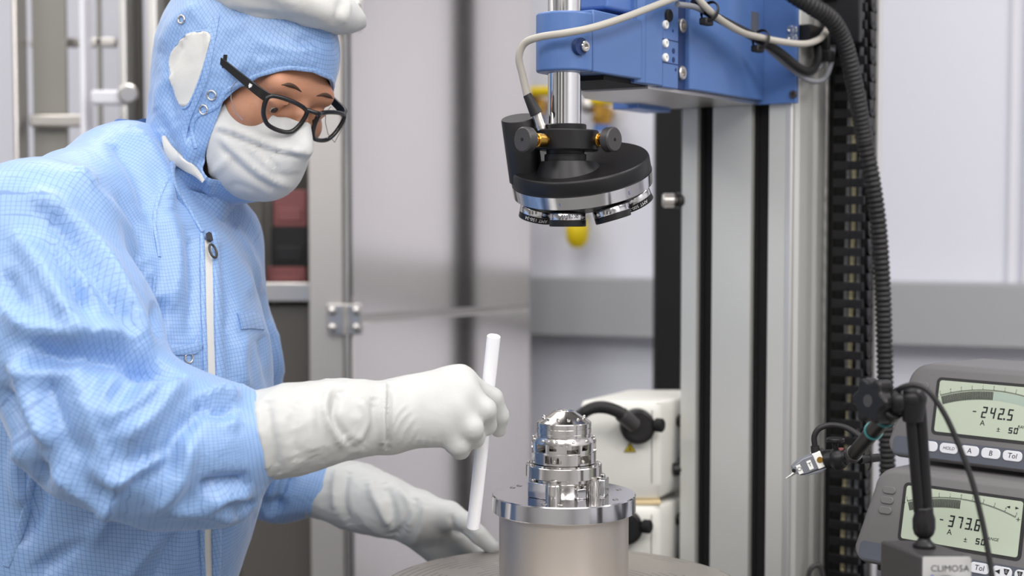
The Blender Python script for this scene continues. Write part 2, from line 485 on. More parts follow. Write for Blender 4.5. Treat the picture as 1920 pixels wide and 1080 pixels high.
def folds(V, F, strokes, scale=1.0):
    """raise or sink cloth along drawn fold lines (height in metres, half width in photo pixels)"""
    N = vnormals(V, F); Q = proj(V); fc = np.clip(facing(V, N) * 2.5, 0, 1); h = np.zeros(len(V))
    for (pts, amp, w) in strokes:
        p2 = np.array(catmull([np.array(q, float) for q in pts], 5)); bb0 = p2.min(0) - 3 * w; bb1 = p2.max(0) + 3 * w
        m = ((Q > bb0) & (Q < bb1)).all(1)
        if not m.any(): continue
        d = seg_dist(Q[m], p2)
        # fade towards the two ends of the line
        L = np.concatenate([[0], np.cumsum(np.linalg.norm(np.diff(p2, axis=0), axis=1))]); L /= L[-1]
        k = np.argmin(((Q[m][:, None] - p2[None]) ** 2).sum(-1), 1); e = np.clip(np.minimum(L[k], 1 - L[k]) * 5, .0, 1); e = e * e * (3 - 2 * e)
        h[m] += amp * np.exp(-(d / w) ** 2) * e
    return V + N * (h * fc * scale)[:, None]

def wrinkle(V, F, amp, freq, seed=0, octv=3, aniso=(1, 1, 1)):
    N = vnormals(V, F); h = np.empty(len(V)); ax, ay, az = aniso
    for i, p in enumerate(V):
        q = Vector((p[0] * freq * ax + seed, p[1] * freq * ay, p[2] * freq * az)); a = 1; s = 0
        for o in range(octv):
            s += a * (1 - 2 * abs(mnoise.noise(q))) ; q = q * 2.03; a *= .45
        h[i] = s
    h -= h.mean(); return V + N * (amp * h)[:, None]
# ------------------------------------------------------------------ the room
WD = unit((.95, -.31, 0)); WN = unit((-.31, -.95, 0)); W0 = np.array([.18, 3.2, 0])     # along the back wall, into the room
def wallpt(px, py, off=0.0):
    """point of the back wall (or of a plane off metres in front of it) seen at a photo position"""
    d = P(px, py, 1.0) - CAM; o = W0 + WN * off
    t = ((o - CAM)[:2] @ WN[:2]) / (d[:2] @ WN[:2]); return CAM + d * t

def setting(name, mb, m, sm=35, bevel=0):
    o = mb.build(name, m, None, sm, bevel); o['kind'] = 'structure'; return o

def build_room():
    MW = frame(W0, WD, -WN, (0, 0, 1))        # local x along wall, y outwards (away from room), z up
    ZC = 2.75
    setting('floor', MB().box((-3.2, -5.5, -.1), (2.6, 0.1, 0), MW), M['floor'])
    setting('ceiling', MB().box((-3.2, -5.5, ZC), (2.6, 0.1, ZC + .1), MW), M['ceil'])
    setting('wall_back', MB().box((-3.2, 0, 0), (2.6, .1, ZC), MW), M['wall'])
    setting('wall_left', MB().box((-3.3, -5.5, 0), (-3.2, .1, ZC), MW), M['wallside'])
    setting('wall_right', MB().box((2.6, -5.5, 0), (2.7, .1, ZC), MW), M['wallside'])
    setting('wall_front', MB().box((-3.2, -5.6, 0), (2.6, -5.5, ZC), MW), M['wallgrey'])
    for i, (xa, xb) in enumerate(((-2.6, -1.7), (-1.1, -.2), (.4, 1.3))):  # unseen dark panels, added so the steel reflects vertical streaks
        setting('window_%d' % (i + 1), MB().box((xa, -5.5, .9), (xb, -5.46, 2.2), MW), M['dark'], 35, .01)
    # grey cable duct along the wall (band) and a white vertical joint strip
    zt = wallpt(1110, 521, .07)[2]; zb = wallpt(1110, 632, .07)[2]
    setting('trim_1', MB().box((-1.2, -.07, zb), (2.6, 0.0, zt), MW), M['duct'], 35, .004)
    a = wallpt(1893, 300)[:2] - W0[:2]; xs = a @ WD[:2]
    setting('trim_2', MB().box((xs, -.012, zt), (xs + .016, 0, ZC), MW).box((xs + .03, -.012, zt), (xs + .05, 0, ZC), MW), M['trim'])
    # ceiling luminaires of the clean room, with added fill lamps on the right
    for i, (x, y, w, h, e) in enumerate(((-1.1, -2.0, 1.2, 1.2, .62), (.5, -2.0, 1.2, 1.2, .62), (-1.1, -3.9, 1.2, 1.2, 1.5), (.5, -3.9, 1.2, 1.2, 1.7), (-2.5, -1.1, .6, 1.2, 1.1), (1.85, -1.4, .6, 1.2, 1.7), (-.4, -.8, 1.2, .4, 1.5), (1.9, -3.2, 1.2, 1.2, 1.9))):
        L = bpy.data.lights.new('ceiling_or_fill_lamp', 'AREA'); L.shape = 'RECTANGLE'; L.size = w; L.size_y = h; L.energy = 16.5 * e * w * h; L.color = (1, .975, .95)
        o = bpy.data.objects.new('ceiling_or_fill_lamp', L); COL.objects.link(o)
        o.matrix_world = frame((MW @ Vector((x, y, ZC - .02))), WD, -WN, (0, 0, 1))
    W = bpy.data.worlds.new('world'); SC.world = W; W.use_nodes = True
    W.node_tree.nodes['Background'].inputs[0].default_value = (1, 1, 1, 1); W.node_tree.nodes['Background'].inputs[1].default_value = .05

# ------------------------------------------------------------------ steel enclosure behind the person
def build_enclosure():
    B0 = P(650, 400, 2.6); B0[2] = 0; th = math.radians(47); pd = np.array([math.cos(th), math.sin(th), 0]); pn = np.array([pd[1], -pd[0], 0])
    MP = frame(B0, pd, -pn, (0, 0, 1))      # x along the receding side, y into the cabinet
    L = .4997; ZT = 2.3
    e = thing('steel_enclosure', (B0[0] - .3, B0[1] + .3, 0), 'tall stainless steel machine enclosure behind the person with hinged side panels', 'cabinet')
    zs = (lambda px: P(px, 590, 1)[2])
    zj = 1.4 - 200 / FPX * 2.6              # joint between the two side panels
    MB().box((.012, 0, zj + .006), (L, .03, ZT), MP).build('side_panel', M['steel'], e, 35, .002)
    MB().box((.012, 0, .1), (L, .03, zj - .006), MP).build('side_panel', M['steel'], e, 35, .002)
    MB().box((.012, .004, zj - .006), (L, .028, zj + .006), MP).build('joint_strip', M['steel2'], e)
    # corner post: two faces
    x0 = P(578, 400, 2.6)[0]; x1 = P(642, 400, 2.6)[0]
    MB().box((x0, 2.6, 0), (x1, 2.66, ZT)).build('corner_post', M['post'], e, 35, .003)
    MB().cyl((x1 + .006, 2.606, .1), (x1 + .006, 2.606, ZT), .0055).build('hinge_rod', M['chrome'], e)
    MB().box((x1 + .0, 2.612, .1), (x1 + .012, 2.65, ZT)).build('door_gap', M['dark'], e)
    for (py, hh) in ((598, .028), (28, .03)):
        z = P(640, py, 2.6)[2]; xc = P(648, py, 2.59)[0]
        hg = MB().box((xc - .034, 2.588, z - hh), (xc - .004, 2.598, z + hh)).box((xc + .004, 2.588, z - hh), (xc + .03, 2.598, z + hh)).cyl((xc, 2.585, z - hh), (xc, 2.585, z + hh), .006).build('hinge', M['steel2'], e, 35, .002)
        for sx in (-.024, .02):
            for sz in (-.55, .55):
                MB().sphere((xc + sx, 2.586, z + sz * hh), .0085, 14, sq=(1, .7, 1)).build('screw', M['chrome'], hg)
    # front: posts, rails and panes seen to the left of the head
    Yp = 2.62
    def bar(name, x0, x1, y0, y1, Y, m, d=.05, bev=.004):
        a = P(x0, y0, Y); b = P(x1, y1, Y)
        return MB().box((a[0], Y, b[2]), (b[0], Y + d, a[2])).build(name, m, e, 35, bev)
    bar('post', 25, 54, -260, 1900, 2.6, M['steel2'], .06)
    bar('post', 153, 176, -260, 1900, 2.58, M['trim'], .05)
    bar('post', 216, 262, -260, 1900, 2.68, M['alu2'], .06)
    bar('post', 271, 318, -260, 1900, 2.66, M['alu2'], .06)
    bar('pane', 54, 153, -260, 1900, 2.66, M['pane'], .01, 0)
    bar('pane', 176, 216, -260, 1900, 2.7, M['pane'], .01, 0)
    bar('pane', 262, 271, -260, 1900, 2.74, M['panedark'], .01, 0)  # dark strip colouring in the shaded gap between the two posts
    bar('pane', 318, 505, -260, 1900, 2.72, M['panedark'], .01, 0)
    bar('rail', 54, 155, 214, 238, 2.63, M['steel2'], .02)
    bar('rail', 54, 216, 70, 88, 2.7, M['steel2'], .02)
    # latch arm with its round catch
    a = P(172, 183, 2.56); b = P(242, 178, 2.56)
    MB().box((a[0], 2.55, a[2] - .013), (b[0], 2.575, a[2] + .013)).build('latch_bar', M['trim'], e, 35, .005)
    MB().cyl(P(240, 176, 2.54), P(240, 176, 2.58), .018, n=24, cap=.004).build('latch_catch', M['steel2'], e)
    # the opening beside the arm, with its dark interior
    x0 = P(440, 400, 2.62)[0]; x1 = P(578, 400, 2.62)[0]
    bk = P(500, 400, 3.05)
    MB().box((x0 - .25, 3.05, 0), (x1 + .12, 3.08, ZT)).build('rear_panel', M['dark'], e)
    r = P(510, 548, 2.64); MB().box((x0, 2.64, r[2] - .018), (x1, 2.66, r[2] + .018)).build('rail', M['steel2'], e, 35, .003)
    t = P(510, 575, 2.66)[2]
    MB().box((x0, 2.66, .1), (x1, 2.67, t)).build('kick_panel', M['panedark'], e)
    c = P(470, 420, 2.8); MB().box((c[0] - .03, 2.8, 1.2), (P(512, 400, 2.8)[0], 2.84, ZT)).build('post', M['pane'], e, 35, .003)
    MB().box((x0 - .25, 2.7, 1.235), (x1 + .1, 3.04, 1.2555)).build('shelf', M['panedark'], e)
    z0 = 1.18
    def inbox(px0, px1, py0, py1, Y, m, label, z_rest=None, d=.12):
        a = P(px0, py0, Y); b = P(px1, py1, Y); mb = MB().box((a[0], Y, b[2]), (b[0], Y + d, a[2]))
        mb.box((a[0] + .008, Y - .004, b[2] + .01), (b[0] - .008, Y, b[2] + .5 * (a[2] - b[2])))
        o = mb.build('storage_box', m, None, 35, .003, base=((a[0] + b[0]) / 2, Y, b[2])); return tag(o, label, 'box')
    inbox(500, 572, 500, 539, 2.75, M['red'], 'dull red box on the shelf inside the enclosure, lowest of the stack')
    inbox(508, 576, 425, 500, 2.75, M['blackp'], 'black box between two red boxes inside the enclosure')
    inbox(512, 574, 356, 425, 2.75, M['red'], 'dull red box topmost in the enclosure, below the face mask')

def build_post():
    x = P(1253, 400, 2.83)[0]
    o = MB().box((x - .0265, 2.83 - .02, 0), (x + .0265, 2.83 + .03, 2.4)).box((x - .05, 2.79, 0), (x + .05, 2.88, .02)).build('upright_post', M['blackm'], None, 35, .003, base=(x, 2.83, 0))
    tag(o, 'black square upright post standing between the wall and the aluminium column', 'post')

def build_valves():
    for (px, py, hpx, hpy, lab) in ((1143, 212, 1150, 186, 'brass wall valve with a yellow lever to the right of the steel tube'),
                                    (1022, 196, 1014, 160, 'brass wall valve half hidden behind the steel tube above the clamp ring'),
                                    (1098, 400, 1102, 432, 'yellow-handled wall valve just below the lens turret')):
        w = wallpt(px, py); c = w + WN * .07
        t = thing('gas_valve', w, lab, 'valve')
        b = MB().cyl(w, c + WN * .02, .012); dz = np.array([0, 0, 1.0])
        if py < 300: b.cyl(c - dz * .03, c + dz * .008, .02, n=6).cyl(c - dz * .02, c - dz * .012, .024, n=18)
        else: b.cyl(c - dz * .004, c + dz * .03, .009)
        b.build('valve_body', M['brass'] if py < 300 else M['steel2'], t)
        if py < 300:
            MB().cyl(c - dz * .046, c - dz * .03, .019, n=18).build('collar', M['bluepl'], t)
            MB().cyl(c + dz * .006, c + dz * .014, .01).sphere(c + dz * .012 - WD * .03, .02, 14).build('stem', M['steel2'], t)
            MB().box((-.026, -.018, 0), (.045, .018, .022), frame(c + dz * .012, WD, -WN, (0, 0, 1))).build('lever', M['yellow'], t, 35, .008)
        else:
            pr = [(.006, .0), (.02, -.012), (.026, -.035), (.024, -.06), (.012, -.075)]
            MB().lathe(pr, 20, frame(c, WD, -WN, (0, 0, 1))).build('handle', M['yellow'], t)
# ------------------------------------------------------------------ measuring machine
RX, RY = .0588, 1.6                              # axis of the tube, turntable and optic
PHI = math.radians(56)
UA = np.array([math.cos(PHI), math.sin(PHI), 0]); VA = np.array([math.sin(PHI), -math.cos(PHI), 0]); ZA = np.array([0, 0, 1.0])
MM = frame((RX, RY, 0), UA, VA, ZA)              # s along the arm to the column, t across (towards the viewer), z up
def mloc(s, t, z): return np.array([RX, RY, 0]) + UA * s + VA * t + ZA * z
ZT = .97                                         # turntable top
ZB = 1.555                                       # underside of the blue arm
def box_poly(z0, z1, poly): return MB().prism(poly, z0, z1, frame((RX, RY, 0), UA, VA, ZA))

def hexscrew(mb_parent, pos, axis, r, m, name='screw', ring=None):
    x, y = perp(axis); A = frame(pos, x, y, unit(axis)); b = MB()
    b.lathe([(r, -.001), (r, .4 * r), (r * .86, .55 * r), (r * .5, .55 * r), (r * .5, .1 * r), (0.0001, .1 * r)], 20, A)
    return b.build(name, m, mb_parent)

def build_machine():
    # bed under everything
    bed = MB().prism([(-.17, -.24), (.85, -.30), (.85, .2), (-.17, .2)], .06, .84, MM).build('machine_bed', M['darkgrey'], None, 35, .01, base=(RX, RY, 0))
    tag(bed, 'dark machine bed below the turntable and column', 'machine base')
    # --- column
    c = thing('machine_column', mloc(.53, -.05, .84), 'aluminium profile column with two black slots holding the blue arm', 'column')
    t0, t1 = -.0927, .072; s0, s1 = .467, .597; zl, zh = .84, 2.25
    w = t1 - t0
    def T(f): return t0 + w * f
    slots = [(.144, .292), (.649, .809)]
    poly = [(s0, T(0))]
    for a, b in slots: poly += [(s0, T(a)), (s0 + .03, T(a)), (s0 + .03, T(b)), (s0, T(b))]
    poly += [(s0, T(.955)), (s0 + .004, T(1))]
    # side face with shallow ridges
    for k, f in enumerate((.12, .18, .40, .46, .62, .68, .9, .95)):
        s = s0 + (s1 - s0) * f; poly.append((s, T(1) if k % 4 in (0, 3) else T(1) + .0036))
    poly += [(s1, T(1)), (s1, T(0))]
    MB().prism(poly, zl, zh, MM).build('profile', M['alu'], c, 20)
    for a, b in slots:
        MB().box((s0 + .012, T(a), zl), (s0 + .031, T(b), zh), MM).box((s0 + .006, T(a) + .006, zl), (s0 + .02, T(a) + .0075, zh), MM).build('slot_cover', M['blackm'], c)
    MB().box((s0 - .001, T(1) - .008, zl), (s0 + .008, T(1) + .003, zh), MM).build('corner_rail', M['alu2'], c, 35, .003, 3)
    MB().cyl(mloc(s1 - .006, t1 + .0, zl), mloc(s1 - .006, t1, zh), .006).build('edge_bead', M['alu2'], c)
    # locking knob on the far edge of the column
    k = P(1250, 376, 2.045); MB().cyl(k, k + np.array([.045, .01, 0]), .006).cyl(k - np.array([.006, 0, 0]), k + np.array([.012, 0, 0]), .0105, n=20, cap=.002).build('stop_pin', M['steel2'], c)
    MB().cyl(k + np.array([.014, 0, 0]), k + np.array([.022, .002, 0]), .0115, n=20).build('stop_collar', M['blackp'], c)

    # --- blue arm
    a = thing('measuring_arm', mloc(.25, 0, ZB), 'blue horizontal measuring arm clamped round the steel tube and mounted on the column', 'machine arm')
    # clamp: rounded nose round the tube, then a short straight neck
    R = .032; nose = [(R * math.cos(q), R * math.sin(q)) for q in np.linspace(PI / 2, 3 * PI / 2, 25)]
    zc = 1.622
    MB().prism(nose + [(.008, -R), (.008, R)], ZB + .002, zc, MM).build('clamp', M['blue'], a, 40, .0025, 3)
    MB().prism([(.0088, -R), (.115, -R - .012), (.118, R + .001), (.0088, R)], ZB + .002, zc + .004, MM).build('clamp_neck', M['blue'], a, 40, .002, 3)
    MB().prism([(.008, -R + .0015), (.0088, -R + .0015), (.0088, R - .0015), (.008, R - .0015)], ZB + .003, zc - .001, MM).build('split_line', M['blue2'], a)
    # angled shoulder and front block
    MB().prism([(.112, -.056), (.112, .0275), (.118, .0255), (.127, .0335), (.1692, .0335), (.1692, -.056)], ZB - .002, 1.95, MM).build('front_block', M['blue'], a, 30, .0015)
    MB().prism([(.1698, -.07), (.1698, .033), (.211, .033), (.211, -.07)], ZB - .003, 1.95, MM).build('front_block', M['blue'], a, 30, .0015)
    MB().prism([(.06, -.05), (.06, .02), (.116, .022), (.116, -.05)], zc + .012, 1.95, MM).build('upper_cover', M['bluepl'], a, 30, .004, 3)
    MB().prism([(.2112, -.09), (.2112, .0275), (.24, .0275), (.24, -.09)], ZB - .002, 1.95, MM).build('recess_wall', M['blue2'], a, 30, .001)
    MB().prism([(.24, -.113), (.24, .033), (.2475, .036), (.457, .036), (.457, -.113)], ZB - .001, 1.95, MM).build('rear_block', M['blue'], a, 30, .0015)
    MB().prism([(.457, -.125), (.457, .0835), (.4665, .0835), (.4665, -.125)], ZB - .006, 1.95, MM).build('mounting_plate', M['blue'], a, 30, .0015)
    MB().prism([(.150, -.07), (.24, -.118), (.466, -.118), (.466, .028), (.150, .024)], ZB - .006, ZB - .0015, MM).build('bottom_plate', M['steel2'], a, 30)
    MB().prism([(.045, -.028), (.150, -.07), (.150, .020), (.045, .024)], ZB - .0035, ZB + .003, MM).build('underside_shade_plate', M['blackm'], a)  # black plate standing in for the shade of the hollow underside
    MB().prism([(.35, -.14), (.445, -.14), (.445, -.1), (.35, -.1)], ZB - .012, ZB + .05, MM).build('guide_block', M['bluepl'], a, 30, .001)
    # horizontal seams on the narrow plate with screws and small sockets
    pz = lambda py: P(1255, py, 1.72)[2]
    sidept = lambda s, z, o=0.0: mloc(s, .033 + o, z)
    for py in (72, 116):
        z = pz(py); MB().box((.1698, .0325, z - .0006), (.211, .0334, z + .0006), MM).build('seam', M['blue2'], a)
    for (px, py, r, m) in ((1243, 45, .0052, 'whitep'), (1243, 80, .0052, 'whitep'), (1243, 107, .0052, 'whitep')):
        hexscrew(a, sidept(.1748, pz(py), .0005), VA, r, M[m])
    for (s, py) in ((.1955, 53), (.1975, 91), (.1975, 108), (.2035, 126)):
        z = pz(py); r = .0019 if py in (53, 126) else .0034
        MB().cyl(sidept(s, z, -.001), sidept(s, z, .0006), r, n=16).build('socket_hole', M['blue2'], a)
    MB().cyl(sidept(.182, pz(27), -.001), sidept(.182, pz(27), .004), .0078, n=24, cap=.001).build('plug', M['blackp'], a)
    for py in (54, 141):
        z = P(1281, py, 1.8)[2]; hexscrew(a, mloc(.2262, .0278, z), VA, .0088, M['steel2'], 'bolt')
    z = P(1081, 88, 1.575)[2]
    p = mloc(-.012, R - .001, z); ax = unit(VA - .25 * UA)
    MB().cyl(p - ax * .004 + UA * -.004, p + ax * .0012 - UA * .004, .0095, n=28).build('bolt_pocket', M['blue2'], a); hexscrew(a, p + ax * .002, ax, .0062, M['chrome'], 'bolt')
    ax = -UA
    for (px, py) in ((1475, 53), (1484, 55), (1475, 68), (1484, 70)):
        q = P(px, py, 1.925); t = (q - mloc(0, 0, 0)) @ VA; hexscrew(a, mloc(.4565, t, q[2]), ax, .0052, M['chrome'], 'bolt')
    q = P(1482, 176, 1.925); t = (q - mloc(0, 0, 0)) @ VA; hexscrew(a, mloc(.4565, t, q[2]), ax, .0055, M['darkgrey'], 'bolt')
    z = P(1406, 40, 1.92)[2]; MB().box((.415, .0355, z - .013), (.437, .0372, z + .014), MM).build('sticker', M['inkg'], a)

    # --- steel tube
    tb = thing('steel_tube', (RX, RY, ZB), 'polished vertical steel tube held in the blue clamp', 'tube')
    MB().cyl((RX, RY, 1.497), (RX, RY, 2.0), .0188, n=64, cap=.001).build('tube_body', M['tube'], tb)
    MB().cyl((RX, RY, 1.62), (RX, RY, 1.6225), .0215, n=48).build('wiper_ring', M['steel2'], tb)

def curved_text(mb, body, size, cx, r, z, ang, Mx, flip=False, ext=.00015):
    """lettering wrapped on a cylinder about the local z axis"""
    V, F = text_geo(body, size, ext); W = []
    for (x, y, w) in V:
        if flip: x, y = -x, -y
        a = ang + x / r; rr = r + .0002 + w
        W.append((rr * math.cos(a), rr * math.sin(a), z + y))
    mb.add(W, F, Mx)

def build_turret():
    t = thing('lens_turret', (RX, RY, 1.5), 'tilted black lens turret with a silver ring hanging below the steel tube', 'lens turret')
    Z = lambda py: 1.4 + (400 - py) / 1667.0
    MB().cyl((RX + .001, RY, Z(251)), (RX + .001, RY, Z(234)), .0236, n=48, cap=.001).build('collar', M['black'], t)
    # clamp ring and thumb screws
    A = frame((RX + .003, RY, Z(264)), unit((1, 0, -.02)), (0, 1, 0), (.02, 0, 1))
    MB().lathe([(.012, -.0115), (.034, -.0115), (.0352, -.010), (.0352, .010), (.034, .0115), (.012, .0115)], 64, A).build('clamp_ring', M['black'], t)
    for (px, py, Y, d, kn) in ((990, 262, 1.556, (-.72, -.69, 0), 0), (1141, 262, 1.58, (.74, -.67, .0), 1)):
        q = P(px, py, Y); d = unit(d); pin = q - d * .02
        MB().cyl(pin - d * .012, q, .0055, n=20).cyl(pin - d * .004, pin + d * .008, .0078, n=24, cap=.001).build('brass_screw', M['brass'], t)
        k = MB().cyl(q - d * .003, q + d * .009, .0138, n=40, cap=.0015).build('thumb_knob', M['darkgrey'], t)
        MB().cyl(q + d * .0085, q + d * .0096, .0018, n=12).build('knob_hole', M['blackm'], k)
    MB().cyl((RX + .001, RY, Z(304)), (RX + .001, RY, Z(276)), .0215, n=48).lathe([(.0235, Z(304)), (.0235, Z(290)), (.021, Z(289))], 48, frame((RX + .001, RY, 0), (1, 0, 0), (0, 1, 0), (0, 0, 1))).build('neck', M['blackp'], t)
    # inclined head
    N = unit((-.13, -.30, .94)); C = P(1087, 302, 1.622); x = unit(np.cross((0, 1, 0), N)); y = np.cross(N, x)
    D = frame(C, x, y, N)
    MB().lathe([(.0772, 0), (.0782, -.001), (.0790, -.003), (.0800, -.0165), (.0795, -.0175), (.06, -.0175)], 128, D).build('turret_disc', M['black'], t)
    MB().lathe([(.07, -.0175), (.0806, -.0175), (.0800, -.0315), (.0775, -.0325), (.07, -.0325)], 128, D).build('silver_ring', M['mirror'], t)
    b = MB(); curved_text(b, '4', .006, 0, .0806, -.0255, -1.98, D); curved_text(b, '5', .006, 0, .0806, -.0255, -.95, D); b.build('ring_number', M['inkb'], t)
    MB().lathe([(.07, -.0325), (.0765, -.0325), (.060, -.0435), (.02, -.046), (.0001, -.046)], 96, D).build('turret_cone', M['blackp'], t)
    # wedge between neck and disc
    zt = Z(303); w = MB(); n = 64; top = []; bot = []
    for k in range(n):
        a = 2 * PI * k / n; top.append(np.array([RX + .004 + .031 * math.cos(a), RY + .031 * math.sin(a), zt]))
        px = RX + .005 + .0365 * math.cos(a); py_ = RY + .0365 * math.sin(a)
        z = C[2] - (N[0] * (px - C[0]) + N[1] * (py_ - C[1])) / N[2] - .002; bot.append(np.array([px, py_, z]))
    w.add(top + bot, [tuple(range(n))] + [(n + k, n + (k + 1) % n, (k + 1) % n, k) for k in range(n)]); w.build('wedge', M['black'], t, 40, .0012)
    # motor barrel on the disc
    q = P(986, 328, 1.622); h = .066
    MB().lathe([(.0195, -.006), (.0195, h), (.0188, h + .001), (.017, h + .001), (.0001, h + .001)], 48, frame(q, x, y, N)).build('motor_barrel', M['blackp'], t)
    # silver socket with strain relief
    u = unit(P(1006, 213, 1.585) - P(1017, 246, 1.585)); s = P(1016, 244, 1.59)
    MB().cyl(s, s + u * .02, .0058, n=24, cap=.0006).cyl(s + u * .004, s + u * .006, .0064, n=24).build('socket', M['steel2'], t)
    # objectives
    al = math.acos(N[2]); e0 = unit(N * N[2] - ZA)             # down-slope direction in the disc plane
    e1 = np.cross(N, e0)
    names = {0: 'AMT200', 1: 'PL 50', 2: 'AMT 500-34', -1: 'AMT 150-34', -2: 'AMT 50'}
    for i in (0, 1, 2, 3, -1, -2, -3):
        a = math.radians(360 / 7 * i); e = e0 * math.cos(a) + e1 * math.sin(a); ax = unit(-N * math.cos(al) + e * math.sin(al))
        p = C - N * .0425 + e * .0545
        if i == 0: ax = -ZA
        xx = unit(np.cross(ax, (0, 1, 0))); yy = np.cross(ax, xx); O = frame(p, xx, yy, ax)
        ob = MB().lathe([(.0200, .0005), (.0205, .0015), (.0208, .002), (.0208, .0085), (.0204, .009)], 64, O).build('objective', M['mirror'], t)
        MB().lathe([(.019, .0088), (.0206, .0088), (.0206, .0152), (.0198, .016), (.013, .016), (.012, .014), (.0001, .014)], 64, O).build('objective_ring', M['black'], ob)
        # direction of the viewer around this barrel
        v = unit(CAM - p); ang = math.atan2(v @ yy, v @ xx)
        fl = True
        if i == 0:
            b = MB(); curved_text(b, names[0], .0058, 0, .0208, .0050, ang - .1, O, fl); b.build('engraving', M['inkg'], ob)
        elif i in (2, -1):
            b = MB(); curved_text(b, names[i], .0052, 0, .0206, .0120, ang, O, False); b.build('engraving', M['inkw'], ob)
        elif i == 1:
            b = MB(); curved_text(b, 'PL', .0052, 0, .0208, .0050, ang + .1, O, fl); b.build('engraving', M['inkg'], ob)

def sweep(name, pts, r, m, label, cat, n=14, k=10, group=None, parent=None):
    o = MB().tube(catmull(pts, k), r, n).build(name, m, parent, 60, base=pts[0] if parent is None else None)
    return tag(o, label, cat, group) if parent is None else o

def build_cables():
    # light grey sensor cable from the turret socket up over the clamp
    pts = [P(988, 178, 1.583), P(980, 142, 1.58), P(973, 108, 1.575), P(983, 82, 1.57), P(1010, 70, 1.56), P(1060, 62, 1.55), P(1110, 52, 1.56), P(1170, 33, 1.6), P(1230, 10, 1.66), P(1290, -14, 1.72), P(1340, -40, 1.76)]
    c = thing('sensor_cable', pts[0], 'light grey cable looping from the turret socket up over the blue clamp', 'cable')
    MB().tube(catmull(pts, 10), .0041, 16).build('cable_jacket', M['cable'], c, 60)
    a = P(1006, 214, 1.585); b = P(988, 177, 1.583)
    MB().cyl(a, b, .0072, .0048, 20, .0006).build('strain_relief', M['rubber'], c)
    sweep('power_cable', [P(1292, -24, 1.735), P(1322, 12, 1.74), P(1352, 38, 1.765), P(1390, 60, 1.81), P(1425, 70, 1.845), P(1470, 79, 1.86), P(1510, 82, 1.88), P(1538, 72, 1.92), P(1553, 52, 1.965)], .0044, M['cable'],
          'light grey cable tied along the side of the blue arm to the chain bracket', 'cable')
    sweep('black_cable', [P(1300, 2, 1.745), P(1340, 30, 1.765), P(1385, 54, 1.81), P(1425, 74, 1.855), P(1462, 98, 1.875), P(1500, 128, 1.90), P(1522, 132, 1.93), P(1533, 112, 1.96), P(1533, 84, 1.985)], .0057, M['rubber'],
          'black cable sagging beside the blue arm below the light grey one', 'cable')
    sweep('grey_cable', [P(1270, 8, 1.70), P(1305, 14, 1.737), P(1340, 34, 1.783), P(1385, 58, 1.832), P(1430, 84, 1.872), P(1475, 122, 1.90), P(1515, 150, 1.925), P(1545, 148, 1.95), P(1558, 118, 1.985), P(1562, 86, 2.0)], .0036, M['cableg'],
          'grey cable with the lowest loop beside the mounting plate', 'cable')
    sweep('grey_cable', [P(1436, 70, 1.885), P(1470, 108, 1.915), P(1500, 140, 1.938), P(1530, 132, 1.968), P(1552, 102, 1.99), P(1556, 76, 2.0)], .0034, M['cableg'],
          'second grey cable, looping just above the lowest loop', 'cable')
    for (px, py, Y, lab) in ((1328, 22, 1.752, 'black cable tie clip on the upper side of the blue arm'), (1424, 74, 1.85, 'black cable tie clip at the mounting plate of the blue arm')):
        q = P(px, py, Y); d = unit(UA * .9 - ZA * .35); t = thing('cable_clip', q, lab, 'cable clip')
        x = unit(np.cross(d, VA)); ring = [q + VA * .002 + .013 * math.cos(a) * x + .011 * math.sin(a) * VA for a in np.linspace(0, 2 * PI, 28, endpoint=False)]
        MB().loop_tube(ring, .0022, 8, (.0012, .003, d)).build('tie_strap', M['rubber'], t)
        s = (q - mloc(0, 0, 0)) @ UA
        MB().box((-.010, -.008, -.0165), (.010, .003, -.0075), frame(q, UA, VA, ZA)).build('clip_base', M['rubber'], t, 35, .002)

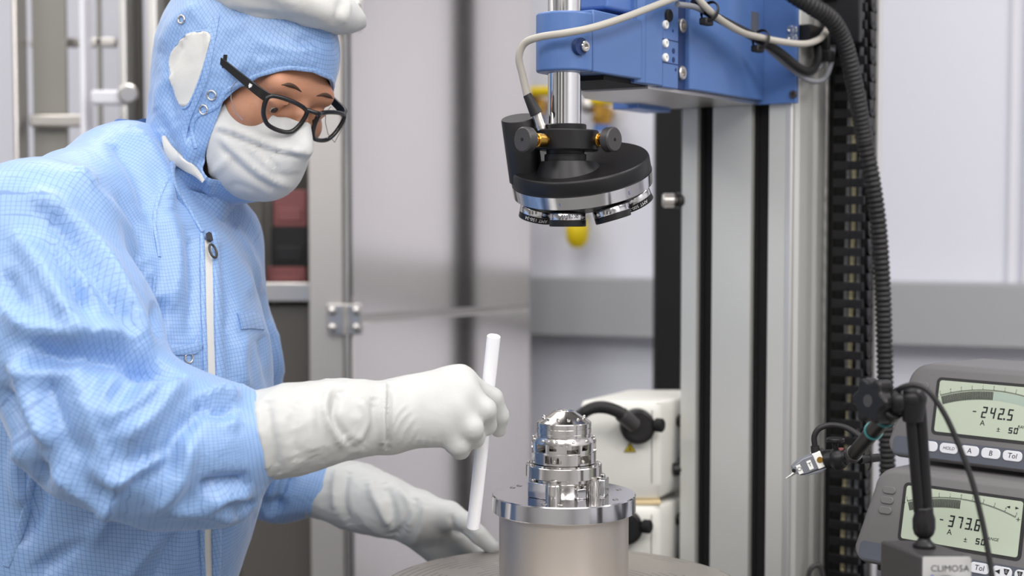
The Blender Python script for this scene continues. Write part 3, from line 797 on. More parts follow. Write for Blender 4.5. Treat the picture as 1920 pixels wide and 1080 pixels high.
def build_chain():
    c = thing('cable_chain', mloc(.6, .09, .84), 'black cable chain carrier running up the right side of the column', 'cable chain')
    MB().box((.6, .05, .84), (.606, .147, 2.2), MM).build('back_plate', M['blackm'], c)
    MB().box((.588, .1475, .84), (.606, .151, 2.2), MM).build('edge_strip', M['alu2'], c)
    MB().box((.5975, .0725, .84), (.6, .085, 2.2), MM).build('side_wall', M['blackm'], c)
    for py in (305, 684, 1060):
        q = P(1557, py, 2.08); hexscrew(c, mloc(.5995, .066, q[2]), -UA, .0055, M['steel2'])
    pitch = .0242; z = .862; k = 0
    rung = plate = None
    while z < 1.79:
        w = .0012 * math.sin(z * 9)
        if rung is None:
            rung = MB().box((.555, .099, -.0062), (.561, .144, .0062), MM).box((.5535, .118, -.005), (.555, .124, .005), MM).build('chain_rung', M['black'], c, 35, .0015)
            pp = [(math.cos(a) * .011, math.sin(a) * .011) for a in np.linspace(-PI, 0, 13)]
            pl = MB(); V = [(.578 + x, .1445, y) for x, y in pp + [(.011, .011), (-.011, .011)]]
            pl.prism([(x, y) for x, y in pp + [(.0135, .0125), (-.0135, .0125)]], 0, .004, frame(mloc(.578, .1435, 0), UA, ZA, VA))
            pl.prism([(x * .35, y * .35 - .002) for x, y in rrect(.02, .02, .004)], .004, .0048, frame(mloc(.578, .1435, 0), UA, ZA, VA))
            plate = pl.build('chain_link', M['black'], c, 35, .001)
            lz = 0.0
            rung0, plate0 = rung, plate
        else:
            rung = rung0.copy(); COL.objects.link(rung); plate = plate0.copy(); COL.objects.link(plate)
        rung.location = (0, 0, z - 0); plate.location = (0, 0, z + .006)
        z += pitch
    # cables lying inside the chain
    for (t0, t1, r, m, lab) in ((.121, .112, .0036, 'cablec', 'cream cable inside the black cable chain'), (.112, .122, .0036, 'cableg', 'grey cable inside the black cable chain, beside the cream one'), (.130, .131, .0034, 'cableg', 'grey cable inside the black cable chain nearest the side links'), (.138, .139, .003, 'blackp', 'black cable inside the black cable chain')):
        pts = [mloc(.578, t0 + (t1 - t0) * (.5 + .5 * math.cos(k * .55)) + .001 * math.sin(k * 1.7 + r * 900), .86 + k * .09) for k in range(11)]
        sweep('chain_cable', pts, r, M[m], lab, 'cable', 10, 6)
    # bracket joining the chain to the arm
    b = thing('chain_bracket', mloc(.5, .07, 1.64), 'black bracket carrying cables between the blue mounting plate and the chain', 'bracket')
    q = P(1505, 66, 1.97)
    MB().box((.468, .07, q[2] - .011), (.545, .098, q[2] + .011), MM).build('bracket_arm', M['black'], b, 35, .002)
    MB().box((.535, .088, q[2] - .01), (.548, .142, q[2] + .1), MM).box((.525, .085, q[2] + .05), (.55, .11, q[2] + .062), MM).build('bracket_plate', M['black'], b, 35, .002)
    MB().box((.515, .088, q[2] - .035), (.535, .108, q[2] - .02), MM).box((.52, .092, q[2] - .022), (.53, .104, q[2] + .03), MM).build('comb', M['blackp'], b, 35, .002)
    for (px, py) in ((1553, 62), (1551, 76)):
        q = P(px, py, 1.985); MB().cyl(q, q - UA * .006, .004, n=14).build('screw', M['steel2'], b)

def build_hose():
    pts = [P(1440, -60, 1.88), P(1478, -18, 1.88), P(1520, 10, 1.89), P(1558, 36, 1.91), P(1582, 78, 1.93), P(1596, 130, 1.94), P(1610, 200, 1.95), P(1622, 270, 1.96), P(1636, 340, 1.96), P(1648, 430, 1.96), P(1655, 540, 1.96), P(1658, 640, 1.96), P(1661, 760, 1.95), P(1664, 880, 1.95), P(1668, 1000, 1.95)]
    # corrugated: rings follow the arc length
    cv = np.array(catmull(pts, 30)); L = np.concatenate([[0], np.cumsum(np.linalg.norm(np.diff(cv, axis=0), axis=1))])
    n = int(L[-1] / .0011); s = np.linspace(0, L[-1], n); cc = np.stack([np.interp(s, L, cv[:, k]) for k in range(3)], 1)
    def rf(i, m):
        q = s[i]; fine = q < .30
        p = .0062 if fine else .0072
        w = .5 + .5 * math.cos(2 * PI * q / p)
        return (.0122 if fine else .0118) - (.0014 if fine else .0024) * (1 - w) ** 2
    o = MB().tube(list(cc), .012, 16, rf).build('corrugated_hose', M['rubber'], None, 60, base=pts[0])
    tag(o, 'thick black corrugated hose curving from the top down in front of the cable chain', 'hose')
# ------------------------------------------------------------------ turntable, pedestal and steel optic
FT = 1.083                                        # top of the pedestal flange
def build_table():
    t = thing('rotary_table', (RX, RY, .84), 'round grey metal turntable with fine engraved rings under the pedestal', 'turntable')
    o = MB().lathe([(.205, -.03), (.2155, -.026), (.2165, -.002), (.2145, 0), (.0001, 0)], 160, frame((RX, RY, ZT), (1, 0, 0), (0, 1, 0), (0, 0, 1)))
    top = o.build('table_top', M['ptop'], t)
    MB().lathe([(.17, .84), (.17, .94)], 96, frame((RX, RY, 0), (1, 0, 0), (0, 1, 0), (0, 0, 1))).build('table_base', M['darkgrey'], t)

def build_pedestal():
    A = frame((RX, RY, 0), (1, 0, 0), (0, 1, 0), (0, 0, 1))
    t = thing('steel_pedestal', (RX, RY, ZT), 'round steel pedestal with a wide bright flange, standing on the turntable', 'pedestal')
    MB().lathe([(.0001, ZT), (.0735, ZT), (.0735, FT - .0195), (.0001, FT - .0195)], 128, A).build('pedestal_body', M['turned'], t)
    MB().lathe([(.0001, FT - .0195), (.0805, FT - .0195), (.0815, FT - .0185), (.0815, FT - .0012), (.0803, FT), (.0001, FT)], 128, A).build('flange', M['mirror'], t)
    for a in (2.42, 2.62, 4.35, 4.62, 5.7, .3, 1.2):
        c = np.array([RX + .067 * math.cos(a), RY + .067 * math.sin(a), FT])
        MB().lathe([(.0034, 0), (.0034, .0005), (.0024, .0009), (.0001, .0009)], 16, frame(c, (1, 0, 0), (0, 1, 0), (0, 0, 1))).build('flange_screw', M['chrome'], t)

def build_optic():
    z0 = FT
    t = thing('steel_optic', (RX, RY, z0), 'stepped cylindrical polished steel optic with many small screws, standing on the pedestal flange', 'optic assembly')
    Zp = lambda py: 1.4 + (400 - py) / 1667.0
    def ring(name, prof, m='chrome', rfun=None, n=128):
        return MB().lathe(prof, n, frame((RX, RY, 0), (1, 0, 0), (0, 1, 0), (0, 0, 1)), rfun).build(name, M[m], t, 28)
    z = {k: Zp(k) for k in range(760, 950)}
    zb = z0
    # base body with necked waist
    ring('base_body', [(.0001, zb), (.036, zb), (.0365, zb + .001), (.0365, zb + .0155), (.0385, zb + .0165), (.0385, zb + .0205), (.0001, zb + .0205)])
    ring('base_ring', [(.0001, zb + .0205), (.0425, zb + .0205), (.0432, zb + .0212), (.0432, zb + .0335), (.0427, zb + .0342), (.0375, zb + .0342), (.0375, zb + .0357), (.0001, zb + .0357)])
    def pocket(zc, hh, ang, wid, depth):
        return (zc - hh, zc + hh, ang, wid, depth)
    pk = [pocket(zb + .0432, .0042, a, .26, .012) for a in np.arange(0, 2 * PI, PI / 3) - 1.95] + [pocket(zb + .0555, .0026, a, .17, .011) for a in np.arange(0, 2 * PI, PI / 3) - 1.33] + [pocket(zb + .0568, .0024, a, .10, .009) for a in np.arange(0, 2 * PI, PI / 3) - 1.95]
    def rf(r, zz, a):
        if r < .03: return r
        for (za, zc, an, wd, dp) in pk:
            if za < zz < zc and abs((a - an + PI) % (2 * PI) - PI) < wd: return r - dp
        return r
    r1 = .0366
    zs = [(.0001, zb + .0357), (.0352, zb + .0357), (r1, zb + .0366), (r1, zb + .0389)]
    for q in (.03895, .0391, .0473, .04745, .0478, .0491, .0493, .0505, .0507, .0530, .0532, .0545, .0547, .0578, .058, .0592):
        zs.append((r1 - (.0006 if .0491 < q < .0507 else 0), zb + q))
    zs += [(r1, zb + .0603), (.0335, zb + .0662), (.0308, zb + .0664), (.0001, zb + .0664)]
    ring('main_barrel', zs, 'chrome', rf, 240)
    ring('upper_ring', [(.0001, zb + .0664), (.0302, zb + .0664), (.0302, zb + .0695), (.0309, zb + .07), (.0309, zb + .0755), (.03, zb + .0757), (.03, zb + .0765), (.0309, zb + .0767), (.0309, zb + .0812), (.0300, zb + .0822), (.0001, zb + .0822)])
    ring('lens_cap', [(.0001, zb + .0822), (.0298, zb + .0822), (.0125, zb + .0938), (.0112, zb + .0943), (.0100, zb + .0938), (.0092, zb + .0905), (.0001, zb + .0905)])
    ring('front_lens', [(.0100, zb + .0925), (.005, zb + .0929), (.0001, zb + .0930)], 'lensglass', n=48)
    def screws(n, r, zz, ax_r, ax_z, rad, a0=0.0, stand=0.0):
        src = None
        for k in range(n):
            a = a0 + 2 * PI * k / n; ax = unit((ax_r * math.cos(a), ax_r * math.sin(a), ax_z))
            pos = np.array([RX + r * math.cos(a), RY + r * math.sin(a), zz])
            if math.sin(a) > .75: continue
            b = MB(); x, y = perp(ax)
            b.lathe([(rad * 1.25, -.0005), (rad * 1.25, .0002), (rad, .0003), (rad, rad * .9 + stand), (rad * .8, rad * 1.15 + stand), (rad * .5, rad * 1.15 + stand), (rad * .45, rad * .5), (.0001, rad * .5)], 18, frame(pos, x, y, ax)).build('screw', M['chrome'], t)
    screws(12, .0235, zb + .0866, .56, .83, .0016, -1.9)
    screws(12, .0350, zb + .0632, .85, .45, .0015, -1.83)
    screws(12, .0403, zb + .0340, 0, 1, .0016, -1.72)
    screws(6, .0325, zb + .0405, 1, .0, .0018, -1.95)
    # notched screw seats on the base ring, three mounting lugs and two blocks
    for a in (-1.98, -1.62, -.9, -2.6):
        c = np.array([RX + .0418 * math.cos(a), RY + .0418 * math.sin(a), 0])
    for a, w, h in ((-1.88, .0088, .0195), (-.72, .0075, .0205), (.35, .0085, .0195), (2.4, .0085, .0195)):
        c = np.array([RX + .0425 * math.cos(a), RY + .0425 * math.sin(a), zb])
        lug = MB().lathe([(w, 0), (w, h - .003), (w * .92, h - .002), (w * .92, h), (w * .6, h), (w * .55, h - .002), (.0001, h - .002)], 32, frame(c, (1, 0, 0), (0, 1, 0), (0, 0, 1))).build('mounting_lug', M['chrome'], t)
        MB().lathe([(w * .55, h - .002), (w * .55, h + .0026), (w * .42, h + .003), (w * .3, h + .003), (w * .28, h), (.0001, h)], 18, frame(c, (1, 0, 0), (0, 1, 0), (0, 0, 1))).build('lug_screw', M['steel2'], lug)
    def block(a, r, lw, dp, h, name='mounting_block'):
        e = np.array([math.cos(a), math.sin(a), 0]); tt = np.array([-math.sin(a), math.cos(a), 0])
        B = frame(np.array([RX, RY, zb]) + e * r, tt, e, (0, 0, 1))
        k = MB().prism([(-lw, -.02), (-lw, dp), (lw, dp), (lw, -.02)], 0, h, B).build(name, M['mirror'], t, 35, .0012)
        for sx in (-.75, .75):
            MB().cyl(B @ Vector((lw * sx, dp * .3, h)), B @ Vector((lw * sx, dp * .3, h + .003)), .0026, n=14, cap=.0006).build('block_screw', M['chrome'], k)
    block(-2.28, .038, .0165, .0065, .0175)
    block(-.28, .041, .011, .009, .0195)
    block(-1.1, .038, .006, .0035, .012, 'small_block')
    # small engraved tag on the barrel
    b = MB(); curved_text(b, '3', .006, 0, r1, zb + .0445, -2.78, frame((RX, RY, 0), (1, 0, 0), (0, 1, 0), (0, 0, 1))); b.build('engraving', M['inkw'], t)

# ------------------------------------------------------------------ white lamp housings behind the pedestal
def build_lamps():
    Y = 2.0
    def unit_box(ztop, zbot, label, lower):
        x0 = P(1088, 800, Y)[0]; x1 = P(1246, 800, Y)[0]; x2 = x1 + .075
        c = thing('lamp_housing', (.16, 2.1, zbot), label, 'lamp unit')
        # plan outline: front face, rounded corner, side face receding to the right
        pl = [(x0, Y + .02), (x0 + .012, Y), (x1 - .018, Y), (x1 - .006, Y + .003), (x1, Y + .012), (x2, Y + .16), (x2, Y + .24), (x0 + .085, Y + .24)]
        V = []; n = len(pl); cx = (x0 + x2) / 2; cy = Y + .12
        rows = [(zbot, .90, .03), (zbot + .004, .91, .024), (zbot + .024, 1, 0), (ztop - .016, 1, 0), (ztop - .006, .985, .004), (ztop, .95, .012)]
        for (zz, s, dy) in rows:
            for (x, y) in pl: V.append((cx + (x - cx) * s, cy + (y - cy) * s, zz - (.012 * (y - Y) / .24 if zz > ztop - .02 else 0)))
        F = [tuple(reversed(range(n)))]
        for i in range(len(rows) - 1):
            for k in range(n): F.append((i * n + k, i * n + (k + 1) % n, (i + 1) * n + (k + 1) % n, (i + 1) * n + k))
        F.append(tuple((len(rows) - 1) * n + k for k in range(n)))
        MB().add(V, F).build('housing', M['cream'], c, 30, .006, 3)
        MB().box((x1 - .0182, Y - .0008, zbot + .026), (x1 - .0174, Y + .004, ztop - .012)).build('panel_seam', M['inkg'], c)
        zc = ztop - .05
        q = np.array([P(1194, 800, Y)[0] if not lower else P(1172, 800, Y)[0], Y, P(0, 797 if not lower else 985, Y)[2]])
        f = MB().cyl(q + (0, .002, 0), q - (0, .022, 0), .0245, n=40, cap=.004).cyl(q - (0, .02, 0), q - (0, .03, 0), .017, n=32).build('port', M['blackp'], c)
        w = q + np.array([.026, -.018, .003])
        MB().cyl(q + np.array([.012, -.012, .001]), w, .006, n=16).cyl(w - np.array([.002, 0, 0]), w + np.array([.009, -.006, 0]), .0098, n=24, cap=.002).build('clamp_screw', M['blackm'], f)
        # recessed handle on the side face
        d = unit((x2 - x1, .148, 0)); h0 = np.array([x1, Y + .012, 0]) + d * .052; hz = P(0, 832 if not lower else 1015, 2.07)[2]; nn = np.array([d[1], -d[0], 0])
        pts = [h0 + ZA * (hz - .034) - d * .012, h0 + ZA * (hz - .03) + nn * .012 - d * .006, h0 + ZA * hz + nn * .016, h0 + ZA * (hz + .03) + nn * .012 + d * .006, h0 + ZA * (hz + .036) + d * .008]
        MB().tube(catmull(pts, 8), .0095, 14).build('handle', M['blackp'], c)
        return c, q, x0, x1
    zt, zb = 1.134, .992
    c, q, x0, x1 = unit_box(zt, zb, 'upper white lamp housing with a warning triangle and black cable port behind the pedestal', False)
    # warning triangle
    ctr = P(1181, 841, Y)[[0, 2]]; hw = .0088
    B = frame((ctr[0], Y - .0004, ctr[1]), (1, 0, 0), (0, 0, 1), (0, -1, 0))
    k = MB().prism([(-hw, -hw * .6), (hw, -hw * .6), (0, hw * 1.05)], 0, .0006, B).build('warning_label', M['yellow'], c)
    e = MB()
    for (a, b) in (((-1, -.6), (1, -.6)), ((1, -.6), (0, 1.05)), ((0, 1.05), (-1, -.6))):
        a = np.array(a) * hw * .9; b = np.array(b) * hw * .9; e.tube([B @ Vector((*a, .0006)), B @ Vector((*b, .0006))], .0006, 6)
    e.lathe([(.0001, .0006), (.0018, .0006), (.0018, .0011), (.0001, .0011)], 12, B @ Matrix.Translation((0, -.001, 0)))
    for sx in (-1, 0, 1): e.box((sx * .0032 - .0007, -.0034 if sx else .0012, .0006), (sx * .0032 + .0007, -.0014 if sx else .004, .0011), B)
    e.build('warning_symbol', M['ink'], k)
    MB().cyl((x0 - .004, Y + .05, P(0, 803, Y)[2]), (x0 + .004, Y + .05, P(0, 803, Y)[2]), .018, n=24).build('side_port', M['blackp'], c)
    # corrugated lead into the upper port
    pts = [P(1080, 792, 1.93), P(1092, 776, 1.93), P(1112, 765, 1.93), P(1135, 764, 1.935), P(1157, 771, 1.945), P(1170, 780, 1.955)]
    cv = np.array(catmull(pts, 24)); m = len(cv)
    hs = thing('lamp_conduit', pts[0], 'short black corrugated lead arching behind the steel optic into the white lamp housing', 'conduit')
    MB().tube(list(cv), .008, 14, lambda i, m: .0088 - .0013 * (i % 4 < 2)).build('conduit_hose', M['rubber'], hs, 60)
    MB().cyl(P(1164, 776, 1.952), P(1190, 798, 1.966), .0105, n=24, cap=.001).build('conduit_sleeve', M['darkgrey'], hs)
    unit_box(.985, .845, 'lower white lamp housing half hidden by the pedestal flange', True)
    o = MB().box((x0 + .05, Y + .006, .9856), (x1 - .004, Y + .2, .9916)).build('lit_gap_plate', M['amber'], None, 35, .001, base=((x0 + x1) / 2, Y + .1, .978))  # amber colour stands in for the lit strip between the housings
    tag(o, 'pale amber plate painting the lit strip between the two white lamp housings', 'plate')

# ------------------------------------------------------------------ readout instruments
SEG = {'0': 'abcdef', '2': 'abged', '3': 'abgcd', '4': 'fgbc', '5': 'afgcd', '6': 'afgedc', '7': 'abc', '-': 'g', '8': 'abcdefg'}
def seven(mb, ch, x, y, w, h, A, z, t=.27, sh=.12):
    t = w * t; g = w * .05
    def para(x0, y0, x1, y1): mb.prism([(x + a + sh * b, y + b) for a, b in ((x0, y0), (x1, y0), (x1, y1), (x0, y1))], z, z + .0002, A)
    for s in SEG[ch]:
        if s == 'a': para(g, h - t, w - g, h)
        if s == 'd': para(g, 0, w - g, t)
        if s == 'g': para(g, h / 2 - t / 2, w - g, h / 2 + t / 2)
        if s == 'f': para(0, h / 2 + g, t, h - g)
        if s == 'b': para(w - t, h / 2 + g, w, h - g)
        if s == 'e': para(0, g, t, h / 2 - g)
        if s == 'c': para(w - t, g, w, h / 2 - g)

BENCH = .985
def build_readout(tl, Y, value, label, base_z, lower):
    psi = math.radians(43); a = np.array([math.cos(psi), -math.sin(psi), 0]); n0 = np.array([-math.sin(psi), -math.cos(psi), 0])
    tilt = math.radians(13); up = unit(ZA * math.cos(tilt) - n0 * math.sin(tilt)); nn = unit(n0 * math.cos(tilt) + ZA * math.sin(tilt))
    o = P(tl[0], tl[1], Y)                        # top left corner of the display window
    A = frame(o, a, up, nn)                      # local: x right, y up, z towards the reader
    LW, LH = .137, .0605
    x0, x1 = -.058, .190; y1, y0 = .0175, -.096
    t = thing('digital_readout', (A @ Vector((.066, y0, -.06)))[:2] + (base_z,), label, "measuring display", "stacked gauge readouts")
    def out(dx=0.0, r=.026, rb=.018):
        pts = []
        for (cx, cy, rr, s0) in ((x1 - r, y1 - r, r, 0), (x0 + .016 + r, y1 - r, r, PI / 2), (x0 + rb, y0 + rb, rb, PI), (x1 - rb, y0 + rb, rb, 1.5 * PI)):
            for k in range(9):
                q = s0 + PI / 2 * k / 8; pts.append((cx + (rr + dx) * math.cos(q), cy + (rr + dx) * math.sin(q)))
        return pts
    # body as stacked outlines: soft front edge, deep case behind
    body = MB(); rows = [(-.15, -.012), (-.145, -.004), (-.02, 0.0), (-.004, 0.0), (0.0, -.003), (.0008, -.006)]; V = []; m = 36
    for (zz, dx) in rows:
        for (x, y) in out(dx): V.append((x, y + max(-zz, 0) * math.tan(tilt), zz))
    F = [tuple(reversed(range(m)))]
    for i in range(len(rows) - 1):
        for k in range(m): F.append((i * m + k, i * m + (k + 1) % m, (i + 1) * m + (k + 1) % m, (i + 1) * m + k))
    F.append(tuple((len(rows) - 1) * m + k for k in range(m)))
    body.add(V, F, A).build('case', M['case'], t, 40)
    # dark frame round the window, window, blue-grey key strip
    bz = MB(); zf = .0009
    bz.prism(rrect(LW + .008, LH + .007, .006, 6, LW / 2, -LH / 2), zf - .002, zf + .0006, A).build('window_bezel', M['bezel'], t)
    lcd = MB().prism(rrect(LW, LH, .003, 5, LW / 2, -LH / 2), zf, zf + .0009, A).build('lcd_window', M['lcd'], t)
    zi = zf + .001
    ink = MB(); gh = MB()
    # curved scale: centre bottom, spans -38..38 degrees
    R = .190; cx, cy = LW * .485, -.0076 - R; am = math.radians(19.4)
    for k in range(101):
        q = PI / 2 + am - 2 * am * k / 100; big = k % 10 == 0; L = .0028 if big else .0015
        e = np.array([math.cos(q), math.sin(q)]); p0 = np.array([cx, cy]) + R * e; p1 = p0 + L * e; s = np.array([-e[1], e[0]]) * .00032
        ink.prism([tuple(p0 - s), tuple(p0 + s), tuple(p1 + s), tuple(p1 - s)], zi, zi + .0002, A)
        if big:
            d = abs(k - 50) // 10; V2, F2 = text_geo(str(d), .0033, .0001)
            pc = p0 + e * .0047; ink.add([(pc[0] + x, pc[1] + y, zi + .0001) for x, y, w in V2], F2, A)
    nb = 50
    for k in range(100):
        q = PI / 2 + am - 2 * am * (k + .5) / 100; e = np.array([math.cos(q), math.sin(q)]); s = np.array([-e[1], e[0]]) * .00040
        p1 = np.array([cx, cy]) + (R - .0008) * e; p0 = p1 - e * .0095
        if k < nb: ink.prism([tuple(p0 - s), tuple(p0 + s), tuple(p1 + s), tuple(p1 - s)], zi, zi + .0002, A)
        elif not lower: gh.prism([tuple(p0 - s), tuple(p0 + s), tuple(p1 + s), tuple(p1 - s)], zi, zi + .0001, A)
    # minus and plus at the ends of the scale
    q = PI / 2 + am + .022; p = np.array([cx, cy]) + R * np.array([math.cos(q), math.sin(q)]); ink.box((p[0] - .003, p[1] - .0003, zi), (p[0] + .0018, p[1] + .0003, zi + .0002), A)
    q = PI / 2 - am - .022; p = np.array([cx, cy]) + R * np.array([math.cos(q), math.sin(q)])
    ink.box((p[0] - .0022, p[1] - .0003, zi), (p[0] + .0022, p[1] + .0003, zi + .0002), A); ink.box((p[0] - .0003, p[1] - .0022, zi), (p[0] + .0003, p[1] + .0022, zi + .0002), A)
    # value
    xs = .0455; yb = -.0392; w, h, st = .0060, .0130, .0099
    for ch in value:
        if ch == '.': ink.box((xs - .0030, yb, zi), (xs - .0010, yb + .0021, zi + .0002), A); xs += .0009; continue
        seven(ink, ch, xs - (.002 if ch == '-' else 0), yb, w * (.75 if ch == '-' else 1), h, A, zi); xs += st * (.92 if ch == '-' else 1)
    def txt(mb, s, size, x, y, zz=zi, sh=0.0, tgt=A):
        V2, F2 = text_geo(s, size, .0001, sh); mb.add([(x + p[0], y + p[1], zz + .0001) for p in V2], F2, tgt)
    txt(ink, 'A', .0088, .0575, -.0452)
    txt(ink, '\u00b1', .008, .077, -.0505); seven(ink, '5', .0885, -.0535, .0045, .0068, A, zi); seven(ink, '0', .0948, -.0535, .0045, .0068, A, zi)
    txt(ink, 'RANGE', .0048, .1065, -.0452, sh=.2)
    if lower:
        for x, r in ((.121, -1), (.131, 1)): ink.prism([(x - .002 * r, -.008 + .0015), (x - .002 * r, -.008 - .0015), (x + .002 * r, -.008)], zi, zi + .0002, A)
    ink.build('lcd_marks', M['ink'], lcd)
    if gh.v: gh.build('lcd_ghost_bar', M['lcdghost'], lcd)
    # key strip with keys
    MB().prism(rrect(.232, .0215, .006, 5, .066, -.0812), zf - .002, zf + .0006, A).build('key_strip', M['caseb'], t)
    MB().prism(rrect(.034, .0185, .005, 5, -.031, -.0812), zf, zf + .0012, A).build('blank_key', M['caseb'], t)
    names = ['', 'HOLD', 'A', 'B', 'Tol', '<0', '0>', 'UNIT']
    for i, s in enumerate(names):
        x = -.0045 + .0253 * i - .0 ; y = -.0785
        if x > .18: continue
        k = MB().prism(rrect(.0225, .0118, .0048, 6, x, y), zf, zf + .0016, A).build('key', M['key'], t, 35, .0006)
        b = MB(); zz = zf + .00165
        if s in ('HOLD', 'UNIT'): txt(b, s, .0052, x, y, zz, .25)
        elif s in ('A', 'B', 'Tol'): txt(b, s, .0082, x, y, zz, .12)
        elif s:
            r = -1 if s[0] == '<' else 1
            b.prism([(x + r * .0065 - r * .0045, y + .0026), (x + r * .0065 - r * .0045, y - .0026), (x + r * .0075, y)][::r], zz, zz + .0002, A)
            b.prism([(x - r * .0085, y + .004), (x - r * .002, y + .004), (x - r * .0035, y - .0015), (x - r * .006, y - .0025)][::-r], zz, zz + .0002, A)
            w_ = MB(); txt(w_, '0', .0048, x - r * .0052, y + .0012, zz + .0003); w_.build('key_mark', M['inkw'], k)
        if b.v: b.build('key_legend', M['ink'], k)
    for i in range(3):
        MB().prism(rrect(.0165, .0085, .0042, 6, -.0215 - .001 * i, -.0085 - .0118 * i), zf - .001, zf + .0016, A).build('pill_button', M['case'], t, 35, .001)
    # feet
    for (fx, fz) in ((x0 + .03, -.02), (x1 - .03, -.02), (x0 + .03, -.12), (x1 - .03, -.12)):
        p = A @ Vector((fx, y0 + .004 - fz * math.tan(tilt), fz)); MB().cyl((p[0], p[1], base_z + .0005), (p[0], p[1], max(p[2], base_z + .004)), .008, n=16).build('foot', M['blackp'], t)

def build_bench():
    t = thing('instrument_bench', (.75, 1.4, 0), 'grey bench under the readouts and magnetic stand', 'bench')
    MB().prism([(.345, 1.2), (1.1, .62), (1.5, 1.2), (.62, 1.86)], BENCH - .03, BENCH).build('bench_top', M['duct'], t, 35, .003)
    for (x, y) in ((.44, 1.22), (1.06, .74), (1.4, 1.18), (.66, 1.76)): MB().box((x - .025, y - .025, 0), (x + .025, y + .025, BENCH - .03)).build('leg', M['darkgrey'], t)

# ------------------------------------------------------------------ magnetic stand with articulated arm and probe
def build_stand():
    near = P(1728, 1043, 1.3); zt = near[2]; left = P(1650, 1011, 1.365); right = P(1823, 1037, 1.3)
    n2, l2, r2 = near[:2], left[:2], right[:2]; b2 = l2 + r2 - n2
    t = thing('magnetic_stand', ((n2 + b2)[0] / 2, (n2 + b2)[1] / 2, BENCH), 'articulated black gauge arm on a grey magnetic block in front of the readouts', 'gauge stand')
    k = MB().prism([tuple(n2), tuple(r2), tuple(b2), tuple(l2)], BENCH, zt).build('magnet_block', M['darkgrey'], t, 35, .0025)
    ex = unit(np.append(r2 - n2, 0)); nr = np.array([ex[1], -ex[0], 0]); wid = np.linalg.norm(r2 - n2)
    B = frame(near, ex, (0, 0, 1), nr)
    MB().prism(rrect(wid - .002, .07, .002, 4, wid / 2, -.0355), -.001, .0008, B).build('front_plate', M['alu2'], k)
    b = MB(); V, F = text_geo('CLIMO5A', .0085, .0001); b.add([(x + wid * .56, y - .0115, .001) for x, y, w in V], F, B); V, F = text_geo('\u25a0', .006, .0001)
    b.box((.0085, -.021, .0008), (.0115, -.017, .0010), B).build('plate_lettering', M['inkb'], k)
    q = near + ex * wid * .47 + nr * .001 + np.array([0, 0, -.031])
    MB().cyl(q, q + nr * .014, .0135, n=32, cap=.002).box((-.0205, -.004, .004), (0, .007, .013), frame(q, ex, (0, 0, 1), nr)).build('switch_knob', M['blackp'], k)
    # base joint
    j = P(1733, 1020, 1.335); j[2] = zt
    MB().lathe([(.0105, 0), (.0105, .003), (.007, .006), (.0055, .009), (.0055, .016)], 28, frame(j, (1, 0, 0), (0, 1, 0), (0, 0, 1))).build('base_stud', M['black'], t)
    c0 = P(1733, 1008, 1.335); c1 = P(1732, 951, 1.335); u = unit(c1 - c0)
    x, y = perp(u); L = np.linalg.norm(c1 - c0)
    MB().lathe([(.006, 0), (.0098, .004), (.0112, .009), (.0112, L * .62), (.0095, L * .8), (.0092, L), (.006, L + .001)], 8, frame(c0, x, y, u)).build('base_joint', M['black'], t, 30, .0012)
    # lower arm: two rails with a groove between
    e0 = P(1731, 958, 1.335); e1 = P(1716, 762, 1.325); u = unit(e1 - e0); side = unit(np.cross(u, (0, 1, 0)))
    MB().tube([e0 + side * .0036, e1 + side * .0046], .0056, 16).tube([e0 - side * .0036, e1 - side * .0046], .0056, 16).build('lower_arm', M['black'], t)
    # elbow
    a0 = P(1712, 748, 1.325); a1 = P(1684, 752, 1.33); kn = P(1634, 752, 1.34)
    MB().sphere(a0, .0128, 24).cyl(P(1712, 790, 1.325), a0, .0095, .0125, 24).build('elbow_ball', M['black'], t)
    MB().cyl(a0, P(1655, 752, 1.335), .0085, n=24).sphere(a1, .0125, 24, sq=(.8, 1, 1.05)).build('elbow_hub', M['black'], t)
    MB().cyl(P(1672, 752, 1.332), P(1652, 752, 1.336), .0062, n=20).build('elbow_bolt', M['steel2'], t)
    ax = unit(np.array([-.86, -.5, .05])); x, y = perp(ax); K = frame(kn + (.004, .003, 0), x, y, ax)
    star = [((.0205 + .0028 * math.cos(6 * q)) * math.cos(q), (.0205 + .0028 * math.cos(6 * q)) * math.sin(q)) for q in np.linspace(0, 2 * PI, 60, endpoint=False)]
    kb = MB().prism(star, -.009, .009, K).cyl(K @ Vector((0, 0, -.022)), K @ Vector((0, 0, -.006)), .0095, .013, 24).build('elbow_knob', M['black'], t, 35, .003, 3)
    MB().lathe([(.006, .009), (.006, .0094), (.0001, .0094)], 24, K).build('knob_cap', M['darkgrey'], kb)
    # upper arm
    u0 = P(1672, 768, 1.338); u1 = P(1600, 852, 1.475); u = unit(u1 - u0)
    MB().cyl(u0, u1, .0088, .0072, 24).build('upper_arm', M['black'], t)
    MB().cyl(u0 - u * .006, u0 + u * .016, .0112, n=24, cap=.002).build('arm_sleeve', M['black'], t)
    for f in (.16, .45):
        q = u0 + (u1 - u0) * f; MB().cyl(q - u * .0014, q + u * .0014, .0104 - .002 * f, n=28).build('teal_ring', M['teal'], t)
    MB().sphere(u1, .0088, 20).cyl(u1 - u * .006, u1 + u * .004, .0085, n=24).build('wrist_ball', M['darkgrey'], t)
    h0 = P(1592, 856, 1.485); h1 = P(1548, 862, 1.5)
    MB().cyl(h0, h1, .0085, .0105, 24, .002).sphere(P(1572, 860, 1.492), .0118, 20).build('holder_head', M['black'], t)
    MB().cyl(P(1566, 850, 1.495), P(1566, 828, 1.495), .0032, n=14).cyl(P(1566, 829, 1.495), P(1566, 821, 1.495), .0095, n=28, cap=.001).build('fine_adjust_knob', M['black'], t)
